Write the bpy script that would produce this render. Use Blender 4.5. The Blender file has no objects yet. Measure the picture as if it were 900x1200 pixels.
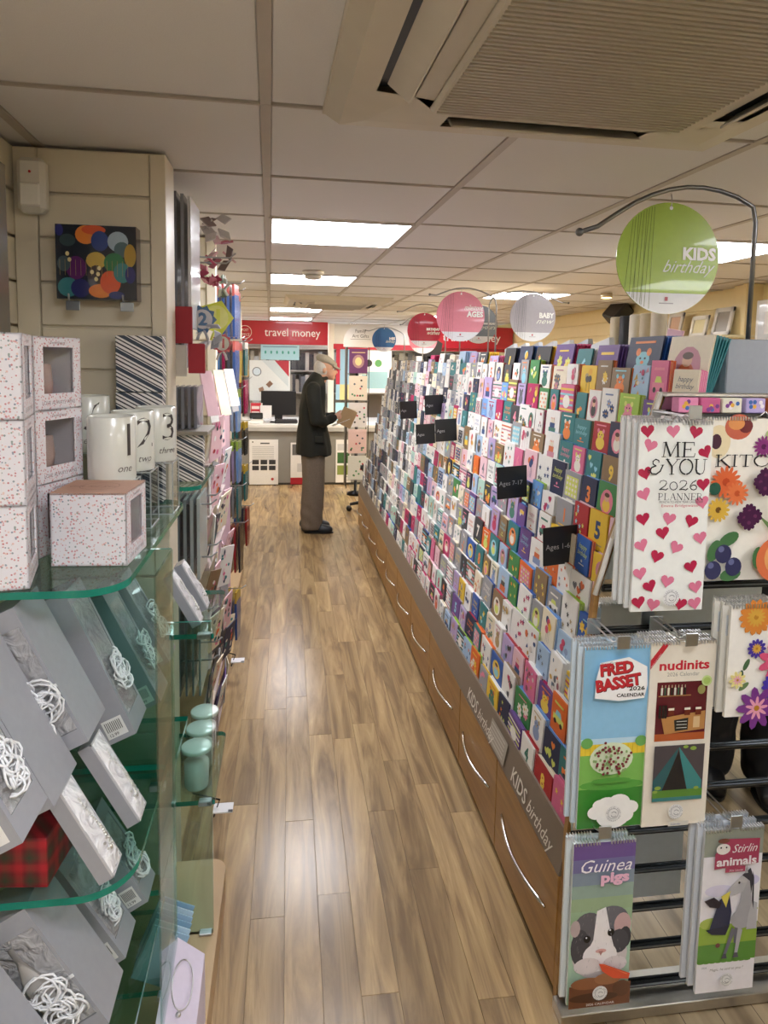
import bpy, math, random
from math import sin, cos, pi, radians as R
from mathutils import Matrix, Vector, Euler
random.seed(7)
SC = bpy.context.scene
COL = SC.collection

# ---------------------------------------------------------------- camera, exposure, world
EYE = 1.65
F, PX, PY, PITCH, ROLL, YAW = 800., 450., 500., .097, .018, .1398
def _ray(px, py):
    cr, sr = cos(ROLL), sin(ROLL)
    a, b = px-PX, py-PY
    X = cr*a+sr*b; U = sr*a-cr*b
    cp, sp = cos(PITCH), sin(PITCH)
    yr = cp*F+sp*U; z = -sp*F+cp*U
    c, s = cos(YAW), sin(YAW)
    return Vector((c*X+s*yr, -s*X+c*yr, z))
_o = _ray(PX, PY); _r = _ray(PX+1, PY)-_o; _u = _ray(PX, PY-1)-_o; _f = _o/F
cam = bpy.data.objects.new('camera', bpy.data.cameras.new('camera'))
COL.objects.link(cam)
cam.matrix_world = Matrix(((_r[0], _u[0], -_f[0], 0), (_r[1], _u[1], -_f[1], 0), (_r[2], _u[2], -_f[2], EYE), (0, 0, 0, 1)))
cam.data.sensor_width = 36; cam.data.sensor_fit = 'AUTO'
cam.data.lens = F/1200*36
cam.data.shift_y = -100/1200
cam.data.clip_start = .02
SC.camera = cam
SC.view_settings.view_transform = 'Standard'; SC.view_settings.look = 'None'
SC.view_settings.exposure = 1.13; SC.view_settings.gamma = 1
SC.cycles.transparent_max_bounces = 24
SC.cycles.max_bounces = 8
w = bpy.data.worlds.new('world'); SC.world = w; w.use_nodes = True
w.node_tree.nodes['Background'].inputs[0].default_value = (.8, .85, .9, 1)
w.node_tree.nodes['Background'].inputs[1].default_value = .3
PANEL_POWER = 11.0     # radiance of the ceiling light panels
SPOT_WARM = 14.0

# ---------------------------------------------------------------- materials
def srgb(c):
    if isinstance(c, str):
        c = tuple(int(c[i:i+2], 16)/255 for i in (0, 2, 4))
    return tuple(((x/12.92) if x <= .04045 else ((x+.055)/1.055)**2.4) for x in c[:3])+(1,)
MATS = {}
def newmat(name):
    m = bpy.data.materials.new(name); m.use_nodes = True
    MATS[name] = m
    return m, m.node_tree.nodes, m.node_tree.links, m.node_tree.nodes['Principled BSDF']
def noise(nodes, links, scale, detail=3, coord='Object', rough=.5, mapscale=None, rnd=False):
    tc = nodes.new('ShaderNodeTexCoord'); n = nodes.new('ShaderNodeTexNoise')
    n.inputs['Scale'].default_value = scale; n.inputs['Detail'].default_value = detail; n.inputs['Roughness'].default_value = rough
    mp = nodes.new('ShaderNodeMapping')
    links.new(tc.outputs[coord], mp.inputs['Vector'])
    if mapscale: mp.inputs['Scale'].default_value = mapscale
    if rnd:
        oi = nodes.new('ShaderNodeObjectInfo'); cx = nodes.new('ShaderNodeCombineXYZ'); mu = nodes.new('ShaderNodeMath'); mu.operation = 'MULTIPLY'; mu.inputs[1].default_value = 37
        links.new(oi.outputs['Random'], mu.inputs[0])
        for i in range(3): links.new(mu.outputs[0], cx.inputs[i])
        links.new(cx.outputs[0], mp.inputs['Location'])
    links.new(mp.outputs[0], n.inputs['Vector'])
    return n
def ramp(nodes, links, fac, stops):
    r = nodes.new('ShaderNodeValToRGB'); e = r.color_ramp.elements
    while len(e) < len(stops): e.new(.5)
    for i, (p, c) in enumerate(stops): e[i].position = p; e[i].color = srgb(c)
    links.new(fac, r.inputs[0]); return r
def bump(nodes, links, height, b, strength=.2, dist=.002):
    n = nodes.new('ShaderNodeBump'); n.inputs['Strength'].default_value = strength; n.inputs['Distance'].default_value = dist
    links.new(height, n.inputs['Height']); links.new(n.outputs[0], b.inputs['Normal'])
def vmat(name, rough=.5, metal=0, coat=0, var=.08, trans=0, scale=60):
    m, N, L, b = newmat(name)
    at = N.new('ShaderNodeAttribute'); at.attribute_name = 'Col'
    n = noise(N, L, scale, 2)
    mr = N.new('ShaderNodeMapRange'); mr.inputs[3].default_value = 1-var; mr.inputs[4].default_value = 1+var*.4
    L.new(n.outputs[0], mr.inputs[0])
    mx = N.new('ShaderNodeVectorMath'); mx.operation = 'SCALE'
    L.new(at.outputs['Color'], mx.inputs[0]); L.new(mr.outputs[0], mx.inputs['Scale'])
    L.new(mx.outputs[0], b.inputs['Base Color'])
    b.inputs['Roughness'].default_value = rough; b.inputs['Metallic'].default_value = metal
    b.inputs['Coat Weight'].default_value = coat
    return m
PAPER = vmat('printed_paper', .55); GLOSSY = vmat('glossy_card', .25, coat=.3); PLASTIC = vmat('plastic', .4, var=.05)
METAL = vmat('metal', .3, 1.0, var=.12); PAINT = vmat('painted_board', .5, var=.06, scale=14); FABRIC = vmat('fabric', .9, var=.3, scale=90)
SKIN = vmat('skin', .55, var=.1, scale=40); CERAMIC = vmat('ceramic', .25, coat=.4, var=.03)
def m_plain(name, c, rough=.5, metal=0, nscale=20, var=.1, bstr=.1):
    m, N, L, b = newmat(name)
    n = noise(N, L, nscale)
    c0 = srgb(c)
    r = N.new('ShaderNodeMix'); r.data_type = 'RGBA'
    r.inputs[6].default_value = tuple(x*(1-var) for x in c0[:3])+(1,); r.inputs[7].default_value = tuple(min(1, x*(1+var)) for x in c0[:3])+(1,)
    L.new(n.outputs[0], r.inputs[0]); L.new(r.outputs[2], b.inputs['Base Color'])
    b.inputs['Roughness'].default_value = rough; b.inputs['Metallic'].default_value = metal
    bump(N, L, n.outputs[0], b, bstr)
    return m
SLAT = m_plain('cream_slat_board', 'ddd3bc', .45, 0, 8, .05, .05)
SLATY = m_plain('warm_cream_slat', 'ecd9a2', .5, 0, 8, .05, .05)
TILE = m_plain('ceiling_tile', 'e0dddc', .9, 0, 400, .05, .25)
GRID = m_plain('ceiling_grid', 'b9b0a6', .5, 0, 30, .05)
ACW = m_plain('air_unit_plastic', 'cfc6b6', .5, 0, 20, .04)
WHITEW = m_plain('white_wall_paint', 'dedad2', .7, 0, 10, .04)
GREYP = m_plain('grey_panel', '8f8d88', .6, 0, 10, .05)
DARK = m_plain('dark_metal', '2c2d2e', .35, .6, 40, .1)
CHROME = m_plain('chrome', 'd9dadb', .16, 1, 50, .04, .02)
RUBBER = m_plain('black_plastic', '17181a', .45, 0, 40, .1)
def wood(name, stops, scale=(3, 30, 30), rough=.4, rnd=False, bs=.1):
    m, N, L, b = newmat(name)
    n = noise(N, L, 1.0, 6, rough=.6, mapscale=scale, rnd=rnd)
    n.inputs['Distortion'].default_value = 1.2
    r = ramp(N, L, n.outputs[0], stops)
    if rnd:
        oi = N.new('ShaderNodeObjectInfo'); mr = N.new('ShaderNodeMapRange'); mr.inputs[3].default_value = .86; mr.inputs[4].default_value = 1.12
        L.new(oi.outputs['Random'], mr.inputs[0])
        sc = N.new('ShaderNodeVectorMath'); sc.operation = 'SCALE'; L.new(r.outputs[0], sc.inputs[0]); L.new(mr.outputs[0], sc.inputs['Scale'])
        L.new(sc.outputs[0], b.inputs['Base Color'])
    else: L.new(r.outputs[0], b.inputs['Base Color'])
    b.inputs['Roughness'].default_value = rough
    bump(N, L, n.outputs[0], b, bs)
    return m
PLANK = wood('vinyl_plank', [(.2, '6a543c'), (.4, '8c7454'), (.52, 'a68b63'), (.64, 'b79c70'), (.82, 'd6c08e')], (16, 1.5, 16), .24, True, .12)
def floor_mat():   # planks drawn where they are too small or only mirrored
    m, N, L, b = newmat('plank_floor')
    tc = N.new('ShaderNodeTexCoord'); mp = N.new('ShaderNodeMapping'); mp.inputs['Rotation'].default_value = (0, 0, R(90))
    L.new(tc.outputs['Object'], mp.inputs[0])
    br = N.new('ShaderNodeTexBrick'); br.inputs['Scale'].default_value = 1; br.inputs['Brick Width'].default_value = .9; br.inputs['Row Height'].default_value = .1
    br.inputs['Mortar Size'].default_value = .001; br.inputs['Color1'].default_value = srgb('a08c70'); br.inputs['Color2'].default_value = srgb('c0ad8a'); br.inputs['Mortar'].default_value = srgb('4a3a2a')
    L.new(mp.outputs[0], br.inputs[0])
    n = noise(N, L, 1, 6, mapscale=(16, 1.5, 16)); rp = ramp(N, L, n.outputs[0], [(.3, '8a8078'), (.6, 'f0f0f0')])
    mx = N.new('ShaderNodeMix'); mx.data_type = 'RGBA'; mx.blend_type = 'MULTIPLY'; mx.inputs[0].default_value = .9
    L.new(br.outputs[0], mx.inputs[6]); L.new(rp.outputs[0], mx.inputs[7]); L.new(mx.outputs[2], b.inputs['Base Color'])
    b.inputs['Roughness'].default_value = .35
    return m
FLOORM = floor_mat()
OAK = wood('oak_laminate', [(.3, '8f6838'), (.5, 'a27943'), (.7, 'b08850')], (2, 2, 26), .42, False, .04)
MDF = wood('pale_wood_board', [(.3, 'b0916a'), (.7, 'c9ac82')], (6, 2, 2), .5, False, .03)
def glassmat(name, tint, rough=.02, refl=1.0):
    m, N, L, b = newmat(name)
    N.remove(b); out = N['Material Output']
    t = N.new('ShaderNodeBsdfTransparent'); g = N.new('ShaderNodeBsdfGlossy'); g.inputs['Roughness'].default_value = rough
    n = noise(N, L, 5, 1); rp = N.new('ShaderNodeMix'); rp.data_type = 'RGBA'
    c = srgb(tint); rp.inputs[6].default_value = tuple(x*.96 for x in c[:3])+(1,); rp.inputs[7].default_value = c
    L.new(n.outputs[0], rp.inputs[0]); L.new(rp.outputs[2], t.inputs[0])
    fr = N.new('ShaderNodeLayerWeight'); fr.inputs[0].default_value = .5
    pw = N.new('ShaderNodeMath'); pw.operation = 'POWER'; pw.inputs[1].default_value = 4; L.new(fr.outputs['Facing'], pw.inputs[0])
    mu = N.new('ShaderNodeMath'); mu.operation = 'MULTIPLY_ADD'; mu.inputs[1].default_value = .55*refl; mu.inputs[2].default_value = .045*refl; L.new(pw.outputs[0], mu.inputs[0])
    mx = N.new('ShaderNodeMixShader'); L.new(mu.outputs[0], mx.inputs[0]); L.new(t.outputs[0], mx.inputs[1]); L.new(g.outputs[0], mx.inputs[2])
    L.new(mx.outputs[0], out.inputs[0])
    return m
GLASS = glassmat('shelf_glass', 'e3f3ef'); ACRYL = glassmat('clear_acrylic', 'eef1f2', .05); FILM = glassmat('clear_film', 'f2f2f2', .08, 1.3)
GEDGE = m_plain('glass_edge', '15806c', .12, 0, 30, .35, .0)
def emat(name, c, s):
    m, N, L, b = newmat(name)
    b.inputs['Base Color'].default_value = srgb(c); b.inputs['Emission Color'].default_value = srgb(c); b.inputs['Emission Strength'].default_value = s
    return m
LAMP = emat('light_diffuser', 'f7f8ff', PANEL_POWER); WARM = emat('warm_lamp', 'ffd58a', SPOT_WARM); SCREEN = emat('backlit_poster', 'b8d8e8', .7)
m, N, L, b = newmat('mirror'); b.inputs['Metallic'].default_value = 1; b.inputs['Roughness'].default_value = .015; b.inputs['Base Color'].default_value = (.86, .88, .87, 1); MIRROR = m
def satin():
    m, N, L, b = newmat('white_satin')
    n = noise(N, L, 26, 2); n.inputs['Distortion'].default_value = 2.5
    rp = ramp(N, L, n.outputs[0], [(.3, 'd2d1d4'), (.6, 'f6f6f7')]); L.new(rp.outputs[0], b.inputs['Base Color'])
    b.inputs['Roughness'].default_value = .28; bump(N, L, n.outputs[0], b, .9, .012); return m
SATIN = satin()
def floral():
    m, N, L, b = newmat('floral_paper')
    tc = N.new('ShaderNodeTexCoord'); v = N.new('ShaderNodeTexVoronoi'); v.inputs['Scale'].default_value = 185
    L.new(tc.outputs['Object'], v.inputs['Vector'])
    lt = N.new('ShaderNodeMath'); lt.operation = 'LESS_THAN'; lt.inputs[1].default_value = .33; L.new(v.outputs['Distance'], lt.inputs[0])
    cr = N.new('ShaderNodeSeparateColor'); L.new(v.outputs['Color'], cr.inputs[0])
    rp = ramp(N, L, cr.outputs[0], [(.0, 'c98388'), (.35, 'dca6aa'), (.36, '9aa89a'), (.6, '969db0'), (.61, 'e8cdc2'), (1, 'd09a9e')])
    mx = N.new('ShaderNodeMix'); mx.data_type = 'RGBA'; mx.inputs[6].default_value = srgb('e9e6ea')
    L.new(lt.outputs[0], mx.inputs[0]); L.new(rp.outputs[0], mx.inputs[7]); L.new(mx.outputs[2], b.inputs['Base Color'])
    b.inputs['Roughness'].default_value = .4; return m
FLORAL = floral()
def stripes(name, c0, cols, scale, diag=(1, 0, 1)):
    m, N, L, b = newmat(name)
    tc = N.new('ShaderNodeTexCoord'); dp = N.new('ShaderNodeVectorMath'); dp.operation = 'DOT_PRODUCT'; dp.inputs[1].default_value = tuple(x*scale for x in diag)
    L.new(tc.outputs['Object'], dp.inputs[0])
    fr = N.new('ShaderNodeMath'); fr.operation = 'FRACT'; L.new(dp.outputs['Value'], fr.inputs[0])
    rp = ramp(N, L, fr.outputs[0], cols); rp.color_ramp.interpolation = 'CONSTANT'
    L.new(rp.outputs[0], b.inputs['Base Color']); b.inputs['Roughness'].default_value = .35; return m
STRIPE = stripes('striped_paper', None, [(0, 'f2f0ea'), (.17, '23272f'), (.26, 'f2f0ea'), (.42, '23272f'), (.5, 'f2f0ea'), (.62, '3a4654'), (.86, 'f2f0ea'), (.92, '23272f')], 22, (.55, .3, 1))
def tartan():
    m, N, L, b = newmat('tartan_paper')
    tc = N.new('ShaderNodeTexCoord'); sp = N.new('ShaderNodeSeparateXYZ'); L.new(tc.outputs['Object'], sp.inputs[0])
    outs = []
    for i, k in ((0, 'x'), (2, 'z')):
        mu = N.new('ShaderNodeMath'); mu.operation = 'MULTIPLY'; mu.inputs[1].default_value = 24
        L.new(sp.outputs[i], mu.inputs[0])
        if i == 0:
            ad = N.new('ShaderNodeMath'); ad.operation = 'MULTIPLY_ADD'; ad.inputs[1].default_value = 24; L.new(sp.outputs[1], ad.inputs[0]); L.new(mu.outputs[0], ad.inputs[2]); mu = ad
        fr = N.new('ShaderNodeMath'); fr.operation = 'FRACT'; L.new(mu.outputs[0], fr.inputs[0])
        rp = ramp(N, L, fr.outputs[0], [(0, 'a01c28'), (.1, '6d1820'), (.3, '2e4430'), (.62, '6d1820'), (.8, 'b3202c')]); outs.append(rp)
    mx = N.new('ShaderNodeMix'); mx.data_type = 'RGBA'; mx.inputs[0].default_value = .5
    L.new(outs[0].outputs[0], mx.inputs[6]); L.new(outs[1].outputs[0], mx.inputs[7]); L.new(mx.outputs[2], b.inputs['Base Color']); b.inputs['Roughness'].default_value = .5
    return m
TARTAN = tartan()
# ---------------------------------------------------------------- text outlines
_gl = {}
def glyphs(s, shear=0, bold=0):
    k = (s, shear, bold)
    if k in _gl: return _gl[k]
    cu = bpy.data.curves.new('t', 'FONT'); cu.body = s; cu.size = 1; cu.shear = shear; cu.offset = bold; cu.resolution_u = 2; cu.align_x = 'LEFT'
    o = bpy.data.objects.new('t', cu); COL.objects.link(o)
    dg = bpy.context.evaluated_depsgraph_get()
    me = bpy.data.meshes.new_from_object(o.evaluated_get(dg))
    vs = [(v.co.x, v.co.y) for v in me.vertices]; fs = [tuple(p.vertices) for p in me.polygons]
    bpy.data.objects.remove(o); bpy.data.meshes.remove(me)
    wd = max([v[0] for v in vs] or [0]); _gl[k] = (vs, fs, wd); return _gl[k]
# ---------------------------------------------------------------- mesh builder
class MB:
    def __init__(s): s.v = []; s.f = []; s.c = []; s.m = []; s.T = Matrix(); s.mi = 0; s.k = 0; s.sm = []; s.smooth = False
    def add(s, vs, fs, col, mi=None):
        n = len(s.v); c = srgb(col)
        s.v += [tuple(s.T @ Vector(v)) for v in vs]
        for f in fs:
            s.f.append(tuple(i+n for i in f)); s.c.append(c); s.m.append(s.mi if mi is None else mi); s.sm.append(s.smooth)
        return s
    def box(s, x0, x1, y0, y1, z0, z1, col='ffffff', mi=None):
        vs = [(x, y, z) for x in (x0, x1) for y in (y0, y1) for z in (z0, z1)]
        return s.add(vs, [(0, 1, 3, 2), (4, 6, 7, 5), (0, 4, 5, 1), (2, 3, 7, 6), (0, 2, 6, 4), (1, 5, 7, 3)], col, mi)
    def bbox(s, x0, x1, y0, y1, z0, z1, b=.003, col='ffffff'):   # box with chamfered edges
        xs = (x0, x0+b, x1-b, x1); ys = (y0, y0+b, y1-b, y1); zs = (z0, z0+b, z1-b, z1)
        vs = []; fs = []; idx = {}
        def g(i, j, k):
            if (i, j, k) not in idx: idx[(i, j, k)] = len(vs); vs.append((xs[i], ys[j], zs[k]))
            return idx[(i, j, k)]
        for a in (0, 3):
            fl = a == 3
            for F_ in ([g(a, 1, 1), g(a, 2, 1), g(a, 2, 2), g(a, 1, 2)], [g(1, a, 1), g(1, a, 2), g(2, a, 2), g(2, a, 1)], [g(1, 1, a), g(2, 1, a), g(2, 2, a), g(1, 2, a)]):
                fs.append(tuple(F_ if fl else F_[::-1]))
        for a in (0, 3):
            for c_ in (0, 3):
                ia = 1 if a == 0 else 2; ic = 1 if c_ == 0 else 2
                q = [g(a, ic, 1), g(a, ic, 2), g(ia, c_, 2), g(ia, c_, 1)]; fs.append(tuple(q))
                q = [g(a, 1, ic), g(a, 2, ic), g(ia, 2, c_), g(ia, 1, c_)]; fs.append(tuple(q))
                q = [g(1, a, ic), g(2, a, ic), g(2, ia, c_), g(1, ia, c_)]; fs.append(tuple(q))
        for a in (0, 3):
            for c_ in (0, 3):
                for e in (0, 3):
                    ia, ic, ie = (1 if a == 0 else 2), (1 if c_ == 0 else 2), (1 if e == 0 else 2)
                    fs.append((g(a, ic, ie), g(ia, c_, ie), g(ia, ic, e)))
        return s.add(vs, fs, col)
    def prism(s, pts, y0, y1, col='ffffff', ecol=None, mi=None, emi=None):   # outline in XZ, extruded along Y
        n = len(pts); vs = [(p[0], y0, p[1]) for p in pts]+[(p[0], y1, p[1]) for p in pts]
        s.add(vs, [tuple(range(n)), tuple(range(2*n-1, n-1, -1))], col, mi)
        return s.add(vs, [(i, i+n, (i+1) % n+n, (i+1) % n) for i in range(n)], ecol or col, emi if emi is not None else mi)
    def slab(s, pts, z0, z1, col='ffffff', mi=None, emi=None):   # outline in XY, extruded along Z
        n = len(pts); vs = [(p[0], p[1], z0) for p in pts]+[(p[0], p[1], z1) for p in pts]
        s.add(vs, [tuple(range(n-1, -1, -1)), tuple(range(n, 2*n))], col, mi)
        return s.add(vs, [(i, (i+1) % n, (i+1) % n+n, i+n) for i in range(n)], col, emi if emi is not None else mi)
    def tube(s, pts, r, col='888888', n=8, close=False):
        pts = [Vector(p) for p in pts]; rs = r if isinstance(r, (list, tuple)) else [r]*len(pts); vs = []; fs = []
        up = None
        for i, p in enumerate(pts):
            if close: d = pts[(i+1) % len(pts)]-pts[i-1]
            else: d = pts[min(i+1, len(pts)-1)]-pts[max(i-1, 0)]
            d.normalize()
            if up is None: up = Vector((0, 0, 1)) if abs(d.z) < .9 else Vector((1, 0, 0))
            a = d.cross(up).normalized(); b_ = a.cross(d).normalized(); up = b_
            for j in range(n):
                t = 2*pi*j/n; vs.append(tuple(p+(a*cos(t)+b_*sin(t))*rs[i]))
        m_ = len(pts); rng = range(m_) if close else range(m_-1)
        for i in rng:
            for j in range(n):
                i2 = (i+1) % m_
                fs.append((i*n+j, i*n+(j+1) % n, i2*n+(j+1) % n, i2*n+j))
        if not close: fs += [tuple(range(n-1, -1, -1)), tuple((m_-1)*n+j for j in range(n))]
        sm = s.smooth; s.smooth = True; s.add(vs, fs, col); s.smooth = sm; return s
    def lathe(s, prof, cx=0, cy=0, n=24, col='ffffff', cap=True):   # profile (r,z)
        vs = []; fs = []
        for r, z in prof:
            for j in range(n): t = 2*pi*j/n; vs.append((cx+r*cos(t), cy+r*sin(t), z))
        for i in range(len(prof)-1):
            for j in range(n): fs.append((i*n+j, i*n+(j+1) % n, (i+1)*n+(j+1) % n, (i+1)*n+j))
        if cap: fs += [tuple(range(n-1, -1, -1)), tuple((len(prof)-1)*n+j for j in range(n))]
        sm = s.smooth; s.smooth = True; s.add(vs, fs, col); s.smooth = sm; return s
    def ball(s, c, r, col='ffffff', n=10, sc=(1, 1, 1)):
        vs = []; fs = []; m_ = n//2+1
        for i in range(m_+1):
            a = pi*i/m_-pi/2
            for j in range(n): t = 2*pi*j/n; vs.append((c[0]+sc[0]*r*cos(a)*cos(t), c[1]+sc[1]*r*cos(a)*sin(t), c[2]+sc[2]*r*sin(a)))
        for i in range(m_):
            for j in range(n): fs.append((i*n+j, i*n+(j+1) % n, (i+1)*n+(j+1) % n, (i+1)*n+j))
        sm = s.smooth; s.smooth = True; s.add(vs, fs, col); s.smooth = sm; return s
    # flat print on the front (-Y) face; every new shape lies a hair in front of the last
    def lay(s, y0=0): s.k = 0; s.y0 = y0; return s
    def poly(s, pts, col):
        s.k += 1; y = s.y0-.00012*s.k-.0002
        return s.add([(p[0], y, p[1]) for p in pts], [tuple(range(len(pts)))], col)
    def rect(s, x0, x1, z0, z1, col): return s.poly([(x0, z0), (x1, z0), (x1, z1), (x0, z1)], col)
    def ell(s, cx, cz, rx, rz, col, n=14, rot=0):
        return s.poly([(cx+rx*cos(t)*cos(rot)-rz*sin(t)*sin(rot), cz+rx*cos(t)*sin(rot)+rz*sin(t)*cos(rot)) for t in (2*pi*i/n for i in range(n))], col)
    def heart(s, cx, cz, sz, col, rot=0):
        P = []
        for i in range(18):
            t = 2*pi*i/18; x = 16*sin(t)**3/17; z = (13*cos(t)-5*cos(2*t)-2*cos(3*t)-cos(4*t))/17
            P.append((cx+sz*(x*cos(rot)-z*sin(rot)), cz+sz*(x*sin(rot)+z*cos(rot))))
        return s.poly(P[::-1], col)
    def flower(s, cx, cz, r, col, ctr='e8b030', n=8, rot=0, w=.3):
        s.k += 1; y = s.y0-.00012*s.k-.0002
        for i in range(n):
            a = rot+2*pi*i/n; P = []
            for j in range(8):
                t = 2*pi*j/8; u = r*.55+r*.45*cos(t); v_ = r*w*sin(t)
                P.append((cx+u*cos(a)-v_*sin(a), y-.00001*i, cz+u*sin(a)+v_*cos(a)))
            s.add(P, [tuple(range(8))], col)
        return s.ell(cx, cz, r*.25, r*.25, ctr, 8)
    def arcband(s, cx, cz, r0, r1, a0, a1, col, n=14):
        P = [(cx+r1*cos(a0+(a1-a0)*i/n), cz+r1*sin(a0+(a1-a0)*i/n)) for i in range(n+1)]+[(cx+r0*cos(a1-(a1-a0)*i/n), cz+r0*sin(a1-(a1-a0)*i/n)) for i in range(n+1)]
        return s.poly(P, col)
    def text(s, t, x, z, size, col, width=None, al='l', shear=0, bold=0, rot=0, flip=False):
        vs, fs, wd = glyphs(t, shear, bold)
        kx = size if width is None else width/max(wd, .01)
        off = {'l': 0, 'c': -wd*kx/2, 'r': -wd*kx}[al]
        s.k += 1; y = s.y0-.00012*s.k-.0002; V_ = []
        for a, b_ in vs:
            u = a*kx+off; v_ = b_*size
            V_.append((x+u*cos(rot)-v_*sin(rot), y, z+u*sin(rot)+v_*cos(rot)))
        return s.add(V_, fs, col)
    def mesh(s, name, mats):
        me = bpy.data.meshes.new(name); me.from_pydata(s.v, [], s.f)
        mats = mats if isinstance(mats, (list, tuple)) else [mats]
        for m_ in mats: me.materials.append(m_)
        ca = me.color_attributes.new('Col', 'FLOAT_COLOR', 'CORNER')
        buf = []
        for p, c in zip(me.polygons, s.c): buf += list(c)*p.loop_total
        ca.data.foreach_set('color', buf)
        me.polygons.foreach_set('material_index', s.m); me.polygons.foreach_set('use_smooth', s.sm)
        me.update(); return me
    def build(s, name, mats, parent=None, **k):
        o = bpy.data.objects.new(name, s.mesh(name, mats)); COL.objects.link(o); o.parent = parent
        for a, b_ in k.items(): o[a] = b_
        return o
def put(name, me, parent=None, loc=None, rot=None, **k):
    o = bpy.data.objects.new(name, me); COL.objects.link(o); o.parent = parent
    if loc: o.location = loc
    if rot: o.rotation_euler = rot
    for a, b_ in k.items(): o[a] = b_
    return o
def tag(o, label, cat, group=None):
    o['label'] = label; o['category'] = cat
    if group: o['group'] = group
    return o
def thing(name, label, cat, loc=(0, 0, 0), rz=0, group=None, rot=None):
    o = bpy.data.objects.new(name, None); COL.objects.link(o); o.location = loc; o.rotation_euler = rot or (0, 0, rz); o.empty_display_size = .1
    return tag(o, label, cat, group)
def struct(o): o['kind'] = 'structure'; return o
def wpart(mb, name, mats, root, **k):     # mesh given in world coordinates, hung under a root that has a location
    o = mb.build(name, mats, root, **k); o.matrix_parent_inverse = root.matrix_world_inv if False else Matrix.Translation(-Vector(root.location)); return o
ORD = ['nearest', 'second', 'third', 'fourth', 'fifth', 'sixth', 'seventh', 'eighth', 'ninth', 'tenth', 'eleventh', 'twelfth', 'thirteenth', 'fourteenth', 'fifteenth', 'sixteenth', 'seventeenth', 'eighteenth', 'nineteenth', 'twentieth', 'twenty-first', 'twenty-second', 'twenty-third', 'twenty-fourth']
ORD1 = ['first']+ORD[1:]
HUES = {'white': 'efeee9', 'cream': 'ece2c8', 'pale pink': 'e9c3cb', 'pink': 'dd6f97', 'magenta': 'b8195f', 'red': 'b0202a', 'orange': 'e8702a', 'yellow': 'ecc63a', 'lime green': '9fc540', 'green': '3f8a4c', 'teal': '2b7c80', 'pale blue': 'a9c6e2', 'sky blue': '6fa2dc', 'blue': '2f5fae', 'navy': '1f2a4c', 'purple': '6a4a8e', 'lilac': 'b9a5cf', 'grey': '9a9ca0', 'charcoal': '3b3f45', 'black': '1c1c20', 'kraft brown': '8d7453', 'mint': 'b4d8cb'}
# ================================================================ SETTING
CZ = 2.2; CR = -.026     # ceiling height, its grid is laid slightly askew to the aisle
fl = struct(MB().box(-.8, 4.2, -3.2, 11.6, -.06, -.004, '8d7454').build('floor', FLOORM))
pls = {}
for c in range(-9, 8):
    y = .75-random.random()*.9; x0 = -.005+c*.1
    while y < 9.3:
        L_ = random.choice((.61, .91, .91, 1.22)); y1 = min(y+L_, 9.42); ya = max(y, -.2)
        if y1-ya > .08:
            k = round(y1-ya, 2)
            if k not in pls:
                pls[k] = MB().bbox(.0004, .0996, .0004, k-.0004, -.006, 0, .0007).mesh('plank', PLANK)
            put('plank', pls[k], fl, (x0, ya, 0))
        y += L_
# walls
def slatwall(root, fixed, a0, a1, z0, z1, axis, face, pitch=.117, mat=SLAT):
    """boards with recessed grooves; axis 'x' = the wall runs along X (faces -Y), 'y' = runs along Y (faces +-X)"""
    n = int((z1-z0)/pitch+.99)
    for i in range(n):
        zt = z1-i*pitch; zb = max(z0, zt-pitch+.007)
        if zt-zb < .01: continue
        if axis == 'x': mb = MB().bbox(a0, a1, fixed, fixed+.012, zb, zt, .002)
        else:
            f0, f1 = (fixed-.012, fixed) if face > 0 else (fixed, fixed+.012)
            mb = MB().bbox(f0, f1, a0, a1, zb, zt, .002)
        mb.build('slat', mat, root)
wl = struct(MB().box(-.86, -.735, -3.2, 11.6, 0, 2.4, 'd8cdb8').build('wall_left', SLAT)); slatwall(wl, -.72, -.6, 9.3, .1, 2.19, 'y', 1)
wr = struct(MB().box(3.13, 3.25, -3.2, 11.6, 0, 2.4, 'e8dcb8').build('wall_right', SLATY)); slatwall(wr, 3.12, 2.0, 9.4, 1.0, 2.19, 'y', -1, .13, SLATY)
struct(MB().box(-.86, 4.2, 11.5, 11.6, 0, 2.4).build('wall_back', WHITEW))
struct(MB().box(-.86, 4.2, -3.3, -3.2, 0, 2.4).build('wall_front', WHITEW))
struct(MB().box(3.04, 3.13, 4.25, 4.4, 0, 2.2).box(3.0, 3.13, 4.21, 4.25, 0, 2.2).build('trim_1', SLATY))
# column of slat board on the left, and a second fin further along
def fin(name, x0, x1, y0, y1):
    f = struct(MB().box(x0, x1, y0+.012, y1, 0, 2.195).build(name, SLAT))
    slatwall(f, y0, x0+.055, x1-.04, .2, 2.19, 'x', -1)
    MB().bbox(x0-.004, x0+.053, y0-.006, y0+.012, 0, 2.19, .002).build('edge_strip', SLAT, f)
    MB().bbox(x1-.038, x1+.003, y0-.006, y0+.012, 0, 2.19, .002).build('edge_strip', SLAT, f)
    return f
fin('wall_column', -.715, -.335, 1.97, 2.12)
fin('wall_fin', -.715, -.335, 3.25, 3.33)
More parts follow.
